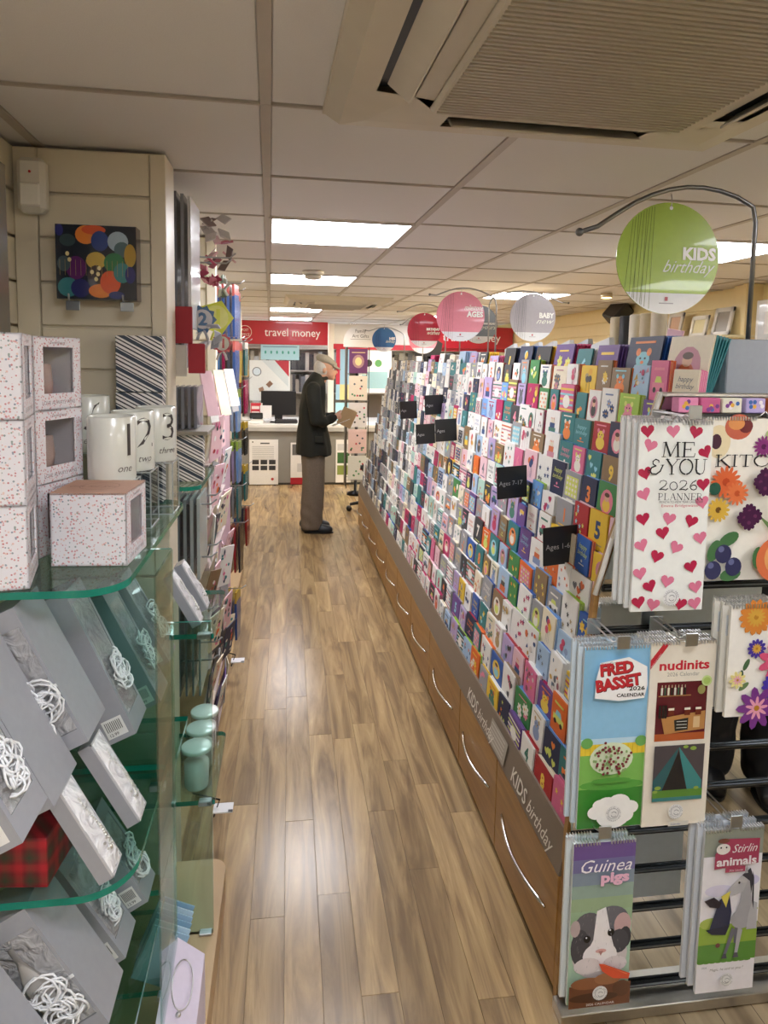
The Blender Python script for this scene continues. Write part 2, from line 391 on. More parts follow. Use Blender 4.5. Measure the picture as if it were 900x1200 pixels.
# ceiling: base, tiles, grid
CM = Matrix.Translation((-.085, 2.775, 0)) @ Matrix.Rotation(-CR*-1.0, 4, 'Z')
ce = struct(MB().box(-1.2, 4.6, -6, 9.2, CZ+.03, CZ+.08, 'd3cabf').build('ceiling', GRID)); ce.matrix_world = Matrix.Translation((-.085, 2.775, 0)) @ Matrix.Rotation(R(1.55), 4, 'Z')
S = .6
lights = {(0, 0), (0, 3), (0, 8), (0, 11), (3, 0), (3, 4), (3, 9), (0, -5), (0, -8), (3, -4), (4, -7), (2, 13)}  # the two aisle panels behind the camera are unseen, added to brighten the near end
unit_a = {(0, -3), (1, -3)}
tile = MB().bbox(.012, S-.012, .012, S-.012, CZ+.003, CZ+.03, .003, 'd3cabf').mesh('ceiling_tile', TILE)
tileb = tile
for i in range(-2, 7):
    for j in range(-9, 14):
        if (i, j) in lights: continue
        if i in (0, 1) and j in (-3, -4) and False: continue
        x = i*S
        put('ceiling_tile', tile, ce, (x, j*S, 0))
for i in range(-1, 7): MB().box(i*S-.012, i*S+.012, -5.4, 8.5, CZ, CZ+.012).build('grid_bar', GRID, ce)
for j in range(-9, 15): MB().box(-.75, 4.2, j*S-.0035, j*S+.0035, CZ-.0005, CZ+.006).build('grid_bar', GRID, ce)
def cpos(u, v): return ce.matrix_world @ Vector((u, v, 0))
lname = {(0, 0): 'square light panel over the aisle nearest the camera', (0, 3): 'second light panel over the aisle, just past the smoke detector', (0, 8): 'third light panel over the aisle, beyond the far air unit', (0, 11): 'furthest light panel over the aisle, above the red sign',
         (3, 0): 'light panel at right behind the green hanging disc', (3, 4): 'light panel behind the silver grey hanging disc', (3, 9): 'small far light panel between the hanging discs'}
fr_me = MB().box(.006, S-.006, .006, .02, CZ-.004, CZ+.02).box(.006, S-.006, S-.02, S-.006, CZ-.004, CZ+.02).box(.006, .02, .02, S-.02, CZ-.004, CZ+.02).box(S-.02, S-.006, .02, S-.02, CZ-.004, CZ+.02).mesh('frame', GRID)
df_me = MB().box(.02, S-.02, .02, S-.02, CZ-.001, CZ+.012).mesh('diffuser', LAMP)
for (i, j) in sorted(lights):
    p = cpos(i*S, j*S)
    t = thing('ceiling_light', lname.get((i, j), {(0, -5): 'added unseen light panel just behind the camera, brightening the near aisle', (0, -8): 'added unseen light panel further behind the camera, brightening the near aisle', (3, -4): 'ceiling light panel above and right of the camera', (4, -7): 'ceiling light panel far behind the camera'}.get((i, j), 'last light panel before the back wall')), 'light', p, R(1.55), 'square ceiling light panels')
    put('frame', fr_me, t); put('diffuser', df_me, t)
# air conditioning cassettes
def cassette(u, v, label, size=.95):
    p = cpos(u, v); p.z = CZ
    t = thing('air_conditioner', label, 'air conditioner', p, R(1.55), 'ceiling air units')
    h = size/2; g = h-.2
    m = MB()
    for k in range(4):
        m.T = Matrix.Rotation(k*pi/2, 4, 'Z')
        m.add([(-h, -h, 0), (h, -h, 0), (h-.035, -h+.035, -.035), (-h+.035, -h+.035, -.035)], [(0, 3, 2, 1)], 'ffffff')
        m.add([(-h+.035, -h+.035, -.035), (h-.035, -h+.035, -.035), (h-.085, -h+.085, -.04), (-h+.085, -h+.085, -.04)], [(0, 3, 2, 1)], 'ffffff')
        m.add([(-g, -h+.16, -.045), (g, -h+.16, -.045), (g, -g, -.045), (-g, -g, -.045)], [(0, 3, 2, 1)], 'ffffff')
        m.add([(-h+.085, -h+.085, -.04), (-g+.05, -h+.085, -.04), (-g+.05, -h+.16, -.045), (-g+.04, -g, -.045), (-g, -g, -.045), (-h+.12, -h+.2, -.042)], [(5, 4, 3, 2, 1, 0)], 'ffffff')
        m.add([(h-.085, -h+.085, -.04), (g-.05, -h+.085, -.04), (g-.05, -h+.16, -.045), (g-.04, -g, -.045), (g, -g, -.045), (h-.12, -h+.2, -.042)], [(0, 1, 2, 3, 4, 5)], 'ffffff')
    m.T = Matrix()
    m.box(-h, h, -h, h, -.004, .02)
    m.build('housing', ACW, t)
    for k in range(4):
        q = MB(); q.T = Matrix.Rotation(k*pi/2, 4, 'Z'); q.box(-g+.05, g-.05, -h+.083, -h+.162, -.03, -.026, '20262c').build('air_slot', PLASTIC, t)
        q = MB(); q.T = Matrix.Rotation(k*pi/2, 4, 'Z') @ Matrix.Translation((0, -h+.125, -.043)) @ Matrix.Rotation(R(-38), 4, 'X')
        q.bbox(-g+.06, g-.06, -.034, .03, -.003, .003, .002).build('louvre', ACW, t)
    q = MB().bbox(-g, g, -g, g, -.056, -.04, .006, 'b8b09e'); q.build('grille', ACW, t)
    q = MB()
    for i in range(40): y = -g+.015+i*(2*g-.03)/39; q.box(-g+.012, g-.012, y-.0028, y+.0028, -.0595, -.0555, 'b3ab9a')
    q.build('grille_rib', PLASTIC, t, kind='stuff')
cassette(.6, -1.66, "large ceiling air conditioning unit above the green hanging disc")
cassette(.62, 3.75, 'far ceiling air conditioning unit beyond the second light panel', .95)
# smoke detector
t = thing('smoke_detector', 'round white smoke detector on the ceiling before the second light panel', 'smoke detector', (.15, 4.4, 2.2))
MB().lathe([(.07, 0), (.068, -.018), (.05, -.022)], n=24, col='e8e4dc').build('base', PLASTIC, t)
MB().lathe([(.045, -.022), (.055, -.03), (.052, -.045), (.03, -.052)], n=24, col='ddd8cf').build('sensor_head', PLASTIC, t)
# alarm sensor on the column
t = thing('motion_sensor', 'cream alarm sensor with a red light at the top left of the column', 'alarm sensor', (-.665, 1.964, 2.15))
MB().bbox(-.032, .038, -.045, 0, -.135, .005, .012, 'd9d5ca').build('housing', PLASTIC, t)
MB().bbox(-.022, .028, -.052, -.044, -.12, -.062, .004, 'e4e0d6').build('lens', PLASTIC, t)
MB().ball((.003, -.045, -.033), .0035, 'c02020').build('red_light', PLASTIC, t)
# ================================================================ BACK: counter, glass screen, signs
t = thing('service_counter', 'long pale counter with a grey front at the end of the aisle', 'counter', (0, 8.9, 0))
MB().bbox(-.72, 3.1, -.03, 1.15, .76, .8, .004, 'e4e4e0').build('worktop', PAINT, t)
MB().bbox(-.72, 3.1, -.028, .0, .71, .76, .003, 'b5b4b0').build('front_rail', PAINT, t)
MB().box(-.72, 3.1, .02, .06, .03, .71, '8f8d87').build('front_panel', PAINT, t)
MB().box(-.72, 3.1, .03, .07, 0, .05, '3a3936').build('kick_board', PAINT, t)
MB().bbox(-.72, -.33, .1, .4, .8, .86, .004, 'eeeeec').build('raised_ledge', PAINT, t)
def poster(name, lab, x0, x1, z0, z1, y, paint, cat='poster', parent=None, grp=None):
    m = MB().box(0, x1-x0, -.003, 0, 0, z1-z0, 'f0efec'); m.lay(-.003); paint(m, x1-x0, z1-z0)
    o = m.build(name, PAPER, parent); o.location = (x0, y, z0); tag(o, lab, cat, grp); return o
def p1(m, W, H):
    m.rect(.1*W, .14*W, .93*H, .96*H, '333333'); m.rect(.38*W, .7*W, .9*H, .93*H, '555555')
    for i in range(9): m.rect(.1*W, .85*W, (.84-i*.035)*H, (.85-i*.035)*H, 'aaaaaa')
    for i in range(3):
        for j in range(2): m.rect((.1+.29*i)*W, (.33+.29*i)*W, (.32+.13*j)*H, (.42+.13*j)*H, '3a3a3c')
    m.ell(.8*W, .12*H, .05*W, .03*H, 'c04040')
poster('notice_poster', 'white notice with six black pictures on the counter front', -.5, -.13, .01, .6, 8.915, p1)
poster('notice_poster', 'white and red poster on the counter front behind the man', .03, .46, .01, .56, 8.915, lambda m, W, H: (m.rect(0, W, 0, .16*H, 'b02030'), m.rect(.05*W, .95*W, .7*H, .96*H, '6a6a6a'), m.rect(.2*W, .8*W, .3*H, .5*H, 'd0d0d0')))
poster('notice_poster', 'narrow poster with a green picture on the counter front', .62, .82, .03, .6, 8.915, lambda m, W, H: (m.rect(.1*W, .9*W, .45*H, .7*H, '3f6a3a'), m.rect(.1*W, .9*W, .18*H, .4*H, '8a9a50'), m.rect(.1*W, .9*W, .75*H, .9*H, 'cfcfcf')))
# screen above counter
t = thing('counter_screen', 'glass screen with white posts standing on the counter', 'screen', (0, 9.35, .8))
MB().bbox(.53, .61, -.02, .06, -.2, 1.33, .004, 'e6e2d8').build('post', PAINT, t)
MB().bbox(1.75, 1.83, -.02, .06, -.2, 1.33, .004, 'e6e2d8').build('post', PAINT, t)
MB().box(-.72, .53, .01, .018, 0, 1.03).build('pane', FILM, t); MB().box(.61, 1.75, .01, .018, 0, 1.03).build('pane', FILM, t)
MB().bbox(.61, 1.72, -.01, .04, 1.06, 1.33, .004, 'dcdad6').build('header_board', PAINT, t)
MB().bbox(.6, 3.1, -.022, -.012, .99, 1.06, .003, 'c03040').build('red_stripe', PAINT, t)
MB().bbox(1.83, 3.1, -.01, .04, 1.06, 1.33, .004, 'dcdad6').build('header_board', PAINT, t)
m = MB().bbox(0, 1.18, -.03, 0, 0, .31, .004, 'b62030'); m.lay(-.03)
m.text('travel money', .34, .11, .155, 'f4f0ee', width=.74)
m.arcband(.085, .155, .081, .088, 0, 2*pi, 'f0dcdc', 28); m.text('POST', .085, .165, .05, 'f0dcdc', al='c', width=.09); m.text('OFFICE', .085, .105, .05, 'f0dcdc', al='c', width=.115)
o = m.build('travel_sign', GLOSSY); o.location = (-.66, 9.32, 1.835); tag(o, 'red fascia sign reading travel money above the left counter window', 'sign')
m = MB().bbox(0, 1.25, -.03, 0, 0, .3, .004, 'b62030'); m.lay(-.03); m.text('travel money', .25, .1, .16, 'f4f0ee', width=.82)
o = m.build('travel_sign', GLOSSY); o.location = (1.85, 9.3, 1.83); tag(o, 'second red travel money sign, half hidden behind the hanging discs', 'sign')
poster('leaflet', 'pale blue notice with small green marks taped below the red sign', -.37, .14, 1.63, 1.83, 9.33, lambda m, W, H: (m.rect(0, W, 0, H, 'a8d4e4'), [m.ell((.12+.15*i)*W, .5*H, .012, .022, '3c9a90') for i in range(6)], m.rect(.05*W, .95*W, .85*H, .89*H, '33506a')), 'notice')
def bigp(m, W, H):
    m.rect(0, W, 0, H, 'dfe6ea'); m.poly([(.3*W, H), (.95*W, H), (.95*W, .35*H)], 'c9d6de'); m.poly([(.62*W, H), (.97*W, H), (.97*W, .6*H)], 'b03040')
    m.arcband(.18*W, .72*H, .05, .06, 0, 2*pi, '4a4e60', 20); m.ell(.18*W, .72*H, .05, .05, 'cfe0ee'); m.poly([(.4*W, .4*H), (.5*W, .5*H), (.58*W, .42*H), (.48*W, .32*H)], '8a6a58'); m.poly([(.22*W, .3*H), (.33*W, .35*H), (.36*W, .26*H), (.25*W, .21*H)], '9a7a66')
poster('window_poster', 'large pale poster with a clock and brown squares on the screen glass', -.52, .02, 1.08, 1.62, 9.34, bigp)
poster('window_poster', 'beige leaflets poster at the far left of the counter glass', -.6, -.53, 1.4, 1.8, 9.34, lambda m, W, H: (m.rect(0, W, 0, H, 'c8a868'), m.rect(.1*W, .9*W, .55*H, .9*H, 'e0cfa0')))
poster('window_poster', 'blue and yellow poster right of the white post', .64, .82, 1.1, 1.8, 9.34, lambda m, W, H: (m.rect(0, W, 0, H, '9cc4dc'), m.rect(0, .3*W, .3*H, H, 'c03048'), m.rect(.3*W, W, 0, .3*H, 'd8cf90')))
poster('window_poster', 'pale blue poster low on the screen right of the post', .64, .85, .82, 1.06, 9.34, lambda m, W, H: (m.rect(0, W, 0, H, 'a8dcea')))
poster('window_poster', 'white poster behind the tall card spinner', .95, 1.4, 1.2, 1.78, 9.34, lambda m, W, H: (m.rect(.1*W, .9*W, .1*H, .5*H, '9ac0c8'), m.ell(.3*W, .7*H, .05, .05, '333333'), m.ell(.6*W, .7*H, .05, .05, '60a060')))
t = thing('computer_monitor', 'black monitor standing on the counter behind the man', 'monitor', (0, 9.15, .8))
MB().bbox(-.36, .1, 0, .03, .1, .42, .006, '15161a').build('screen', PLASTIC, t); MB().box(-.18, -.08, .01, .03, .01, .1, '222222').build('stand', PLASTIC, t); MB().box(-.24, -.02, -.05, .1, 0, .012, '222222').build('foot', PLASTIC, t)
t = thing('card_reader', 'black machine with a keyboard in front of the monitor', 'till', (-.08, 9.0, .8))
MB().bbox(-.1, .2, 0, .12, 0, .05, .01, '2b2c30').build('body', PLASTIC, t)
m = MB()
for i in range(8): m.box(-.08+i*.034, -.055+i*.034, .01, .1, .05, .056, '55575c')
m.build('key', PLASTIC, t, kind='stuff')
t = thing('leaflet_holder', 'white and red leaflet holder on the raised counter ledge', 'leaflet holder', (-.5, 9.1, .86))
MB().box(0, .16, .02, .024, 0, .2, 'e8e4e4').box(.13, .28, .0, .004, 0, .17, 'f0eeee').build('back', PAPER, t)
m = MB().box(.01, .14, .01, .014, .02, .2, 'c83040'); m.lay(.01); m.rect(.02, .12, .05, .09, 'f0e0e0'); m.rect(.02, .12, .12, .16, 'f0e0e0'); m.build('leaflet', PAPER, t)
t = thing('terminal_box', 'small black box on the counter ledge under the leaflets', 'box', (-.5, 8.98, .86)); MB().bbox(0, .17, 0, .05, 0, .08, .01, '1a1b1e').build('body', PLASTIC, t); MB().box(.02, .15, -.003, 0, .02, .06, '30343a').build('window', PLASTIC, t)
o = MB().bbox(0, .07, 0, .03, 0, .14, .004, 'e0c040').build('leaflet_pack', PAPER); o.location = (.42, 9.2, .8); tag(o, 'yellow leaflets standing on the counter in front of the man', 'leaflets')
t = thing('desk_fan', 'white round desk fan behind the counter glass', 'fan', (-.42, 9.7, .8))
MB().lathe([(.08, 0), (.07, .02), (.012, .03), (.012, .18)], n=16, col='e0e0e0').build('stand', PLASTIC, t)
m = MB()
for k in range(5): m.tube([(.12*(k+1)/5*cos(a), -.01, .3+.12*(k+1)/5*sin(a)) for a in (2*pi*i/24 for i in range(24))], .003, 'e6e6e6', 5, True)
m.build('cage', PLASTIC, t)
m = MB()
for k in range(3): a = k*2*pi/3; m.ball((.055*cos(a), .01, .3+.055*sin(a)), .045, 'c4ccd2', 10, (1, .12, 1))
m.build('blade', PLASTIC, t)
# store shelves behind the counter
t = thing('back_shelving', 'cabinet of grey folders behind the counter glass', 'shelves', (0, 10.9, 0))
m = MB().box(-.7, 3.1, .3, .34, 0, 2.0, 'b9b4ab')
m.build('back_board', PAINT, t)
for z in (1.1, 1.45, 1.8): MB().box(-.7, 3.1, 0, .3, z, z+.02, 'c9c4ba').build('shelf', PAINT, t)
m = MB(); x = -.68
while x < 3.0:
    w_ = random.uniform(.03, .08)
    for z in (1.12, 1.47): m.box(x, x+w_-.004, .05, .28, z, z+random.uniform(.2, .3), random.choice(['d8d4cc', '5a5c60', '8a8f98', 'bdb6a8', '3a3c44', 'c8d0d4']))
    x += w_
m.build('folder', PAPER, t, kind='stuff')
# ================================================================ SPINNER of tall cards
t = thing('card_spinner', 'tall rotating card stand with a rounded white header by the counter', 'card stand', (.82, 8.25, 0))
MB().lathe([(.11, 0), (.1, .03), (.02, .05), (.02, 1.75)], n=20, col='2a2a2c').build('post', METAL, t)
m = MB()
for a in range(4):
    m.T = Matrix.Rotation(a*pi/2, 4, 'Z')
    for z in [.2+.32*i for i in range(6)]: m.tube([(-.13, -.13, z), (.13, -.13, z)], .003, '9a9a9a', 6)
    m.tube([(-.13, -.13, .1), (-.13, -.13, 1.8)], .005, '4a4a4a', 6)
m.T = Matrix(); m.build('wire_frame', METAL, t)
MB().box(-.14, -.128, -.1, .1, .12, 1.8, '5a564e').build('side_panel', PLASTIC, t)
m = MB(); m.T = Matrix.Translation((.02, -.15, 1.8)); P = [(-.2, 0)]+[(.2*cos(a), .06+.2*sin(a)) for a in (pi-pi*i/16 for i in range(17))]+[(.2, 0)]
m.prism(P, 0, .006, 'dddcdc'); m.lay(0); m.text('Family', 0, .17, .055, '444444', al='c', width=.13); m.text('Art Gifts', 0, .11, .055, '444444', al='c', width=.2); m.rect(-.12, .12, .09, .094, '444444'); m.build('header', PAPER, t)
cols = ['6a3a6e', 'e6ddd2', 'dcdce4', 'e2c8cc', 'd6dce0']
for k in range(5):
    m = MB().box(-.11, .11, -.145, -.14, 1.8-.32*(k+1)+.01, 1.8-.32*k-.02, cols[k]); m.lay(-.145); zc = 1.8-.32*k-.17
    if k == 0: m.ell(0, zc, .07, .08, 'b08a90'); m.ell(0, zc, .04, .05, 'ecd9a0'); m.rect(-.08, .08, zc+.1, zc+.11, 'd9c090')
    else:
        for q in range(9): m.ell(random.uniform(-.08, .08), zc+random.uniform(-.1, .1), .012, .012, random.choice(['c05060', '505a70', '50906a', '222222']))
    m.build('large_card', PAPER, t)
# office chair poking out behind the gondola end
t = thing('office_chair', 'black office chair base with castors past the end of the card display', 'chair', (.97, 7.35, 0), .3)
for k in range(5):
    a = k*2*pi/5+2.9; c_, s_ = cos(a), sin(a)
    MB().tube([(.03*c_, .03*s_, .12), (.14*c_, .14*s_, .1), (.30*c_, .30*s_, .075)], [.025, .022, .016], '1a1a1c').build('base_arm', PLASTIC, t)
    m = MB(); m.T = Matrix.Translation((.31*c_, .31*s_, .03)) @ Matrix.Rotation(a, 4, 'Z')
    m.T = m.T @ Matrix.Rotation(pi/2, 4, 'X')
    m.lathe([(.028, -.03), (.03, -.012), (.03, -.008), (.012, -.007), (.012, .007), (.03, .008), (.03, .012), (.028, .03)], n=14, col='111113').build('castor', PLASTIC, t)
MB().tube([(0, 0, .1), (0, 0, .42)], .025, '333333').build('gas_lift', METAL, t)
MB().bbox(-.15, .2, -.16, .16, .42, .5, .03, '1a1a1d').build('seat', FABRIC, t)
MB().bbox(.17, .22, -.18, .18, .55, .9, .02, '1a1a1d').tube([(.15, 0, .44), (.24, 0, .5), (.21, 0, .62)], .012, '222222').build('backrest', FABRIC, t)
# ================================================================ CARD GONDOLA
GX, Y0, Y1 = .69, 1.535, 6.66
NT = 14
def tier(k): return .714+.0212*k, .425+.086*k      # front X of the cards' foot and the height of the foot
g = thing('card_display', 'long tiered greeting card display with oak drawers along the right of the aisle', 'card display', (GX, Y0, 0))
def gp(mb, name, mat, **k): o = mb.build(name, mat, g, **k); o.matrix_parent_inverse = Matrix.Translation((-GX, -Y0, 0)); return o
gp(MB().box(.72, 1.68, Y0+.02, Y1-.02, 0, .06, '2c2a28'), 'plinth', PAINT)
gp(MB().box(.715, 1.69, Y0+.02, Y1-.02, .06, .345, 'a0784a'), 'carcass', OAK)
gp(MB().box(1.16, 1.2, Y0+.02, Y1-.02, .34, 1.5, '6b6259'), 'back_panel', PAINT)
for i_ in range(3):
    o = MB().bbox(0, .16, 0, .03, 0, .2, .003, ['9aa0a8', 'a9afb6', '8f959c'][i_]).build('gift_bag', PAPER); o.location = (1.14+.02*i_, 1.66+.05*i_, 1.522); tag(o, 'slate grey bag behind the teal envelopes, %s from the front' % ['first', 'second', 'third'][i_], 'gift bag', 'slate bags behind the teal envelopes')
edges = [Y0+.012, 2.07, 2.56, 3.16, 3.68, 4.17, 4.68, 5.18, 5.68, 6.17, Y1-.02]
for a, b_ in zip(edges[:-1], edges[1:]):
    d = MB().bbox(GX, GX+.022, a+.003, b_-.003, .03, .338, .002).build('drawer', OAK, g); d.matrix_parent_inverse = Matrix.Translation((-GX, -Y0, 0))
    c = (a+b_)/2; w_ = min(.19, (b_-a)*.36)
    P = [(GX-.003-.026*sin(pi*i/12), c-w_+2*w_*i/12, .197) for i in range(13)]
    h = MB().tube(P, [.004]+[.006]*11+[.004], 'e4e2dc', 8).build('handle', CHROME, d)
# lip strip holding the section names, leaning outwards
m = MB(); m.add([(GX-.002, Y0+.01, .345), (GX-.002, Y1-.01, .345), (GX+.02, Y1-.01, .452), (GX+.02, Y0+.01, .452), (GX+.03, Y0+.01, .345), (GX+.03, Y1-.01, .345), (GX+.028, Y1-.01, .452), (GX+.028, Y0+.01, .452)], [(0, 3, 2, 1), (4, 5, 6, 7), (3, 7, 6, 2), (0, 4, 7, 3), (1, 2, 6, 5)], '7d6f60')
gp(m, 'front_lip', PAINT)
def liptext(t1, t2, y, col='e6dfd2'):
    m = MB(); m.lay(0); m.text(t1, 0, .005, .062, col, bold=.01); wd = glyphs(t1, 0, .01)[2]*.062; m.text(t2, wd+.012, .005, .055, col, shear=.35)
    o = m.build('section_name', PAPER, g); o.matrix_parent_inverse = Matrix.Translation((-GX, -Y0, 0)); o.location = (GX-.0035, y, .358); o.rotation_euler = (R(-11.5), 0, -pi/2)
liptext('KIDS', 'birthday', 1.93); liptext('KIDS', 'birthday', 2.45)
m = MB(); m.lay(0); m.rect(0, .17, 0, .075, 'a9a193')
for i in range(5): m.rect(.01, .15, .01+i*.013, .014+i*.013, 'c9c2b6')
o = m.build('label_sticker', PAPER, g); o.matrix_parent_inverse = Matrix.Translation((-GX, -Y0, 0)); o.location = (GX-.0035, 2.17, .358); o.rotation_euler = (R(-11.5), 0, -pi/2)
for k in range(NT):
    x, z = tier(k)
    m = MB().box(x-.001, x+.04, Y0+.02, Y1-.02, z-.007, z-.003, '6a6258')
    gp(m, 'tier_shelf', PAINT)
prof = [(.69, 0), (.694, .3), (.7, .476), (.722, .8), (.742, 1.09), (.78, 1.23), (.825, 1.375), (.885, 1.585), (1.66, 1.585), (1.69, 1.55), (1.71, 0)]
gp(MB().prism(prof, Y0-.003, Y0+.016), 'end_panel', OAK)
gp(MB().prism([(.71, 0), (.715, .3), (.73, .45), (.81, .8), (.91, 1.2), (1.0, 1.585), (1.66, 1.585), (1.71, 0)], Y1-.016, Y1), 'end_panel', OAK)
m = MB()
for (a, b_) in zip(prof[4:7], prof[5:8]): m.tube([(a[0], Y0-.006, a[1]), (b_[0], Y0-.006, b_[1])], .006, 'e9e4da', 6)
gp(m, 'edge_trim', PLASTIC)
# ---- card designs
def motif(m, kind, W, H, a, b_, rnd):
    if kind == 'balloons':
        for _ in range(4): x, z = rnd.uniform(.25, .75)*W, rnd.uniform(.45, .8)*H; m.rect(x-.0006, x+.0006, .15*H, z, b_); m.ell(x, z, .12*W, .11*H, rnd.choice([a, b_, 'e8b030', 'd05070']))
    elif kind == 'a number':
        m.text(rnd.choice('13456789'), .5*W, .3*H, .62*H, a, al='c', bold=.04); m.rect(.2*W, .8*W, .12*H, .16*H, b_)
    elif kind == 'flowers':
        for _ in range(5): m.flower(rnd.uniform(.2, .8)*W, rnd.uniform(.15, .65)*H, .15*W, rnd.choice([a, b_]), n=6, rot=rnd.random())
        m.rect(.25*W, .75*W, .82*H, .86*H, a)
    elif kind == 'hearts':
        for _ in range(5): m.heart(rnd.uniform(.2, .8)*W, rnd.uniform(.2, .8)*H, .12*W, rnd.choice([a, b_]), rnd.uniform(-.4, .4))
    elif kind == 'an animal':
        m.ell(.5*W, .36*H, .27*W, .2*H, a); m.ell(.5*W, .6*H, .2*W, .14*H, a); m.ell(.34*W, .73*H, .07*W, .07*H, b_); m.ell(.66*W, .73*H, .07*W, .07*H, b_); m.ell(.43*W, .62*H, .03*W, .02*H, '111111'); m.ell(.57*W, .62*H, .03*W, .02*H, '111111'); m.ell(.5*W, .55*H, .05*W, .03*H, b_); m.rect(.2*W, .8*W, .88*H, .92*H, b_)
    elif kind == 'lettering':
        m.text('happy', .5*W, .68*H, .2*H, a, width=.62*W, al='c', shear=.3); m.text('birthday', .5*W, .5*H, .18*H, a, width=.75*W, al='c', shear=.3); m.rect(.3*W, .7*W, .25*H, .28*H, b_); m.ell(.5*W, .36*H, .06*W, .04*H, b_)
    elif kind == 'a cake':
        m.rect(.25*W, .75*W, .2*H, .42*H, a); m.rect(.32*W, .68*W, .42*H, .58*H, b_)
        for i in range(3): m.rect((.4+.1*i-.01)*W, (.4+.1*i+.015)*W, .58*H, .7*H, 'e8d080'); m.ell((.4+.1*i)*W, .73*H, .02*W, .03*H, 'e88020')
    elif kind == 'stripes':
        for i in range(6): m.rect(0, W, (.08+.15*i)*H, (.14+.15*i)*H, [a, b_][i % 2])
        m.ell(.5*W, .5*H, .26*W, .2*H, 'f4f0e8')
    elif kind == 'a car':
        m.rect(.15*W, .85*W, .34*H, .5*H, a); m.poly([(.28*W, .5*H), (.72*W, .5*H), (.62*W, .64*H), (.36*W, .64*H)], b_); m.ell(.3*W, .33*H, .09*W, .065*H, '222222'); m.ell(.7*W, .33*H, .09*W, .065*H, '222222'); m.rect(.2*W, .8*W, .78*H, .84*H, a)
    elif kind == 'stars':
        for _ in range(7):
            x, z, r_ = rnd.uniform(.15, .85)*W, rnd.uniform(.12, .88)*H, .09*W
            m.poly([(x+(r_ if i % 2 == 0 else r_*.45)*sin(i*pi/5), z+(r_ if i % 2 == 0 else r_*.45)*cos(i*pi/5)) for i in range(9, -1, -1)], rnd.choice([a, b_]))
    elif kind == 'a portrait':
        m.ell(.5*W, .5*H, .33*W, .33*H, b_); m.ell(.5*W, .4*H, .2*W, .17*H, a); m.ell(.5*W, .6*H, .12*W, .1*H, 'e3b698'); m.ell(.5*W, .68*H, .13*W, .06*H, '5a3c28')
    elif kind == 'shapes':
        for _ in range(12):
            x, z, r_ = rnd.uniform(.14, .86)*W, rnd.uniform(.12, .88)*H, rnd.uniform(.03, .12)*W
            c_ = rnd.choice([a, b_, 'c9a24a', '8a4a5a', '5a7a8a', 'd8d0c4'])
            if rnd.random() < .5: m.ell(x, z, r_, r_*rnd.uniform(.6, 1.3), c_, 9)
            else: m.poly([(x-r_, z-r_), (x+r_, z-r_*.6), (x+r_*.3, z+r_)], c_)
    elif kind == 'patterns':
        m.rect(.12*W, .88*W, .2*H, .85*H, b_)
        for i in range(4):
            for j in range(4): m.ell((.22+.19*i)*W, (.28+.16*j)*H, .06*W, .05*H, a if (i+j) % 2 else 'e8e2d4', 8)
        m.rect(.3*W, .7*W, .08*H, .13*H, a)
    elif kind == 'a rainbow':
        for i, c_ in enumerate(['c83848', 'e88838', 'e8d048', '58a860', '4878c0']): m.arcband(.5*W, .35*H, (.4-.055*(i+1))*W, (.4-.055*i)*W, 0, pi, c_)
        m.text('hooray', .5*W, .16*H, .12*H, a, width=.6*W, al='c')
MOT = ['balloons', 'a number', 'flowers', 'hearts', 'an animal', 'lettering', 'a cake', 'stripes', 'a car', 'stars', 'a portrait', 'shapes', 'patterns']
_cm = {}
def card_mesh(base, kind, W, H, v=0):
    key = (base, kind, W, H, v)
    if key in _cm: return _cm[key]
    rnd = random.Random(str(key)); light = base in ('white', 'cream', 'pale pink', 'pale blue', 'mint', 'lilac', 'yellow')
    a, b_ = (rnd.sample(['b8335f', '2b4a7c', '6a6e76', 'c98a9a', '3c7c6c', 'd87040', '444444', '8a9cc0', 'b8a070'], 2) if light else rnd.sample(['f0ece0', 'f2cf50', 'e88aa0', '8fd0e0', 'f08a40', 'd8e070'], 2))
    m = MB().box(0, W, 0, .0015, 0, H, HUES[base]); m.box(0.001, W, .0035, .005, 0, H, HUES[base]); m.lay(0)
    motif(m, kind, W, H, a, b_, rnd)
    _cm[key] = m.mesh('greeting_card', PAPER); return _cm[key]
KID = ['blue', 'green', 'orange', 'yellow', 'magenta', 'sky blue', 'pink', 'purple', 'pale pink', 'teal', 'white', 'cream', 'lilac', 'kraft brown', 'white', 'navy', 'pale blue', 'grey', 'white', 'grey', 'teal', 'charcoal']
MID = ['white', 'white', 'cream', 'pale pink', 'white', 'kraft brown', 'pale blue', 'grey', 'navy', 'mint', 'white', 'teal', 'white', 'lilac', 'white', 'charcoal', 'grey', 'magenta']
FAR = ['white', 'grey', 'grey', 'cream', 'charcoal', 'white', 'pale blue', 'navy', 'grey', 'kraft brown', 'white', 'charcoal']
ENVK = ['sky blue', 'sky blue', 'magenta', 'yellow', 'white', 'white', 'blue', 'pale pink', 'lime green', 'red', 'kraft brown', 'pale blue', 'white', 'orange']
ENVM = ['white', 'white', 'white', 'kraft brown', 'cream', 'grey', 'blue', 'magenta', 'pale pink', 'teal', 'yellow', 'white']
ENVF = ['white', 'white', 'grey', 'charcoal', 'white', 'navy', 'cream', 'grey']
rnd = random.Random(11)
stock = MB()      # the cards and envelopes standing behind, and the far pockets
LEAN = .07
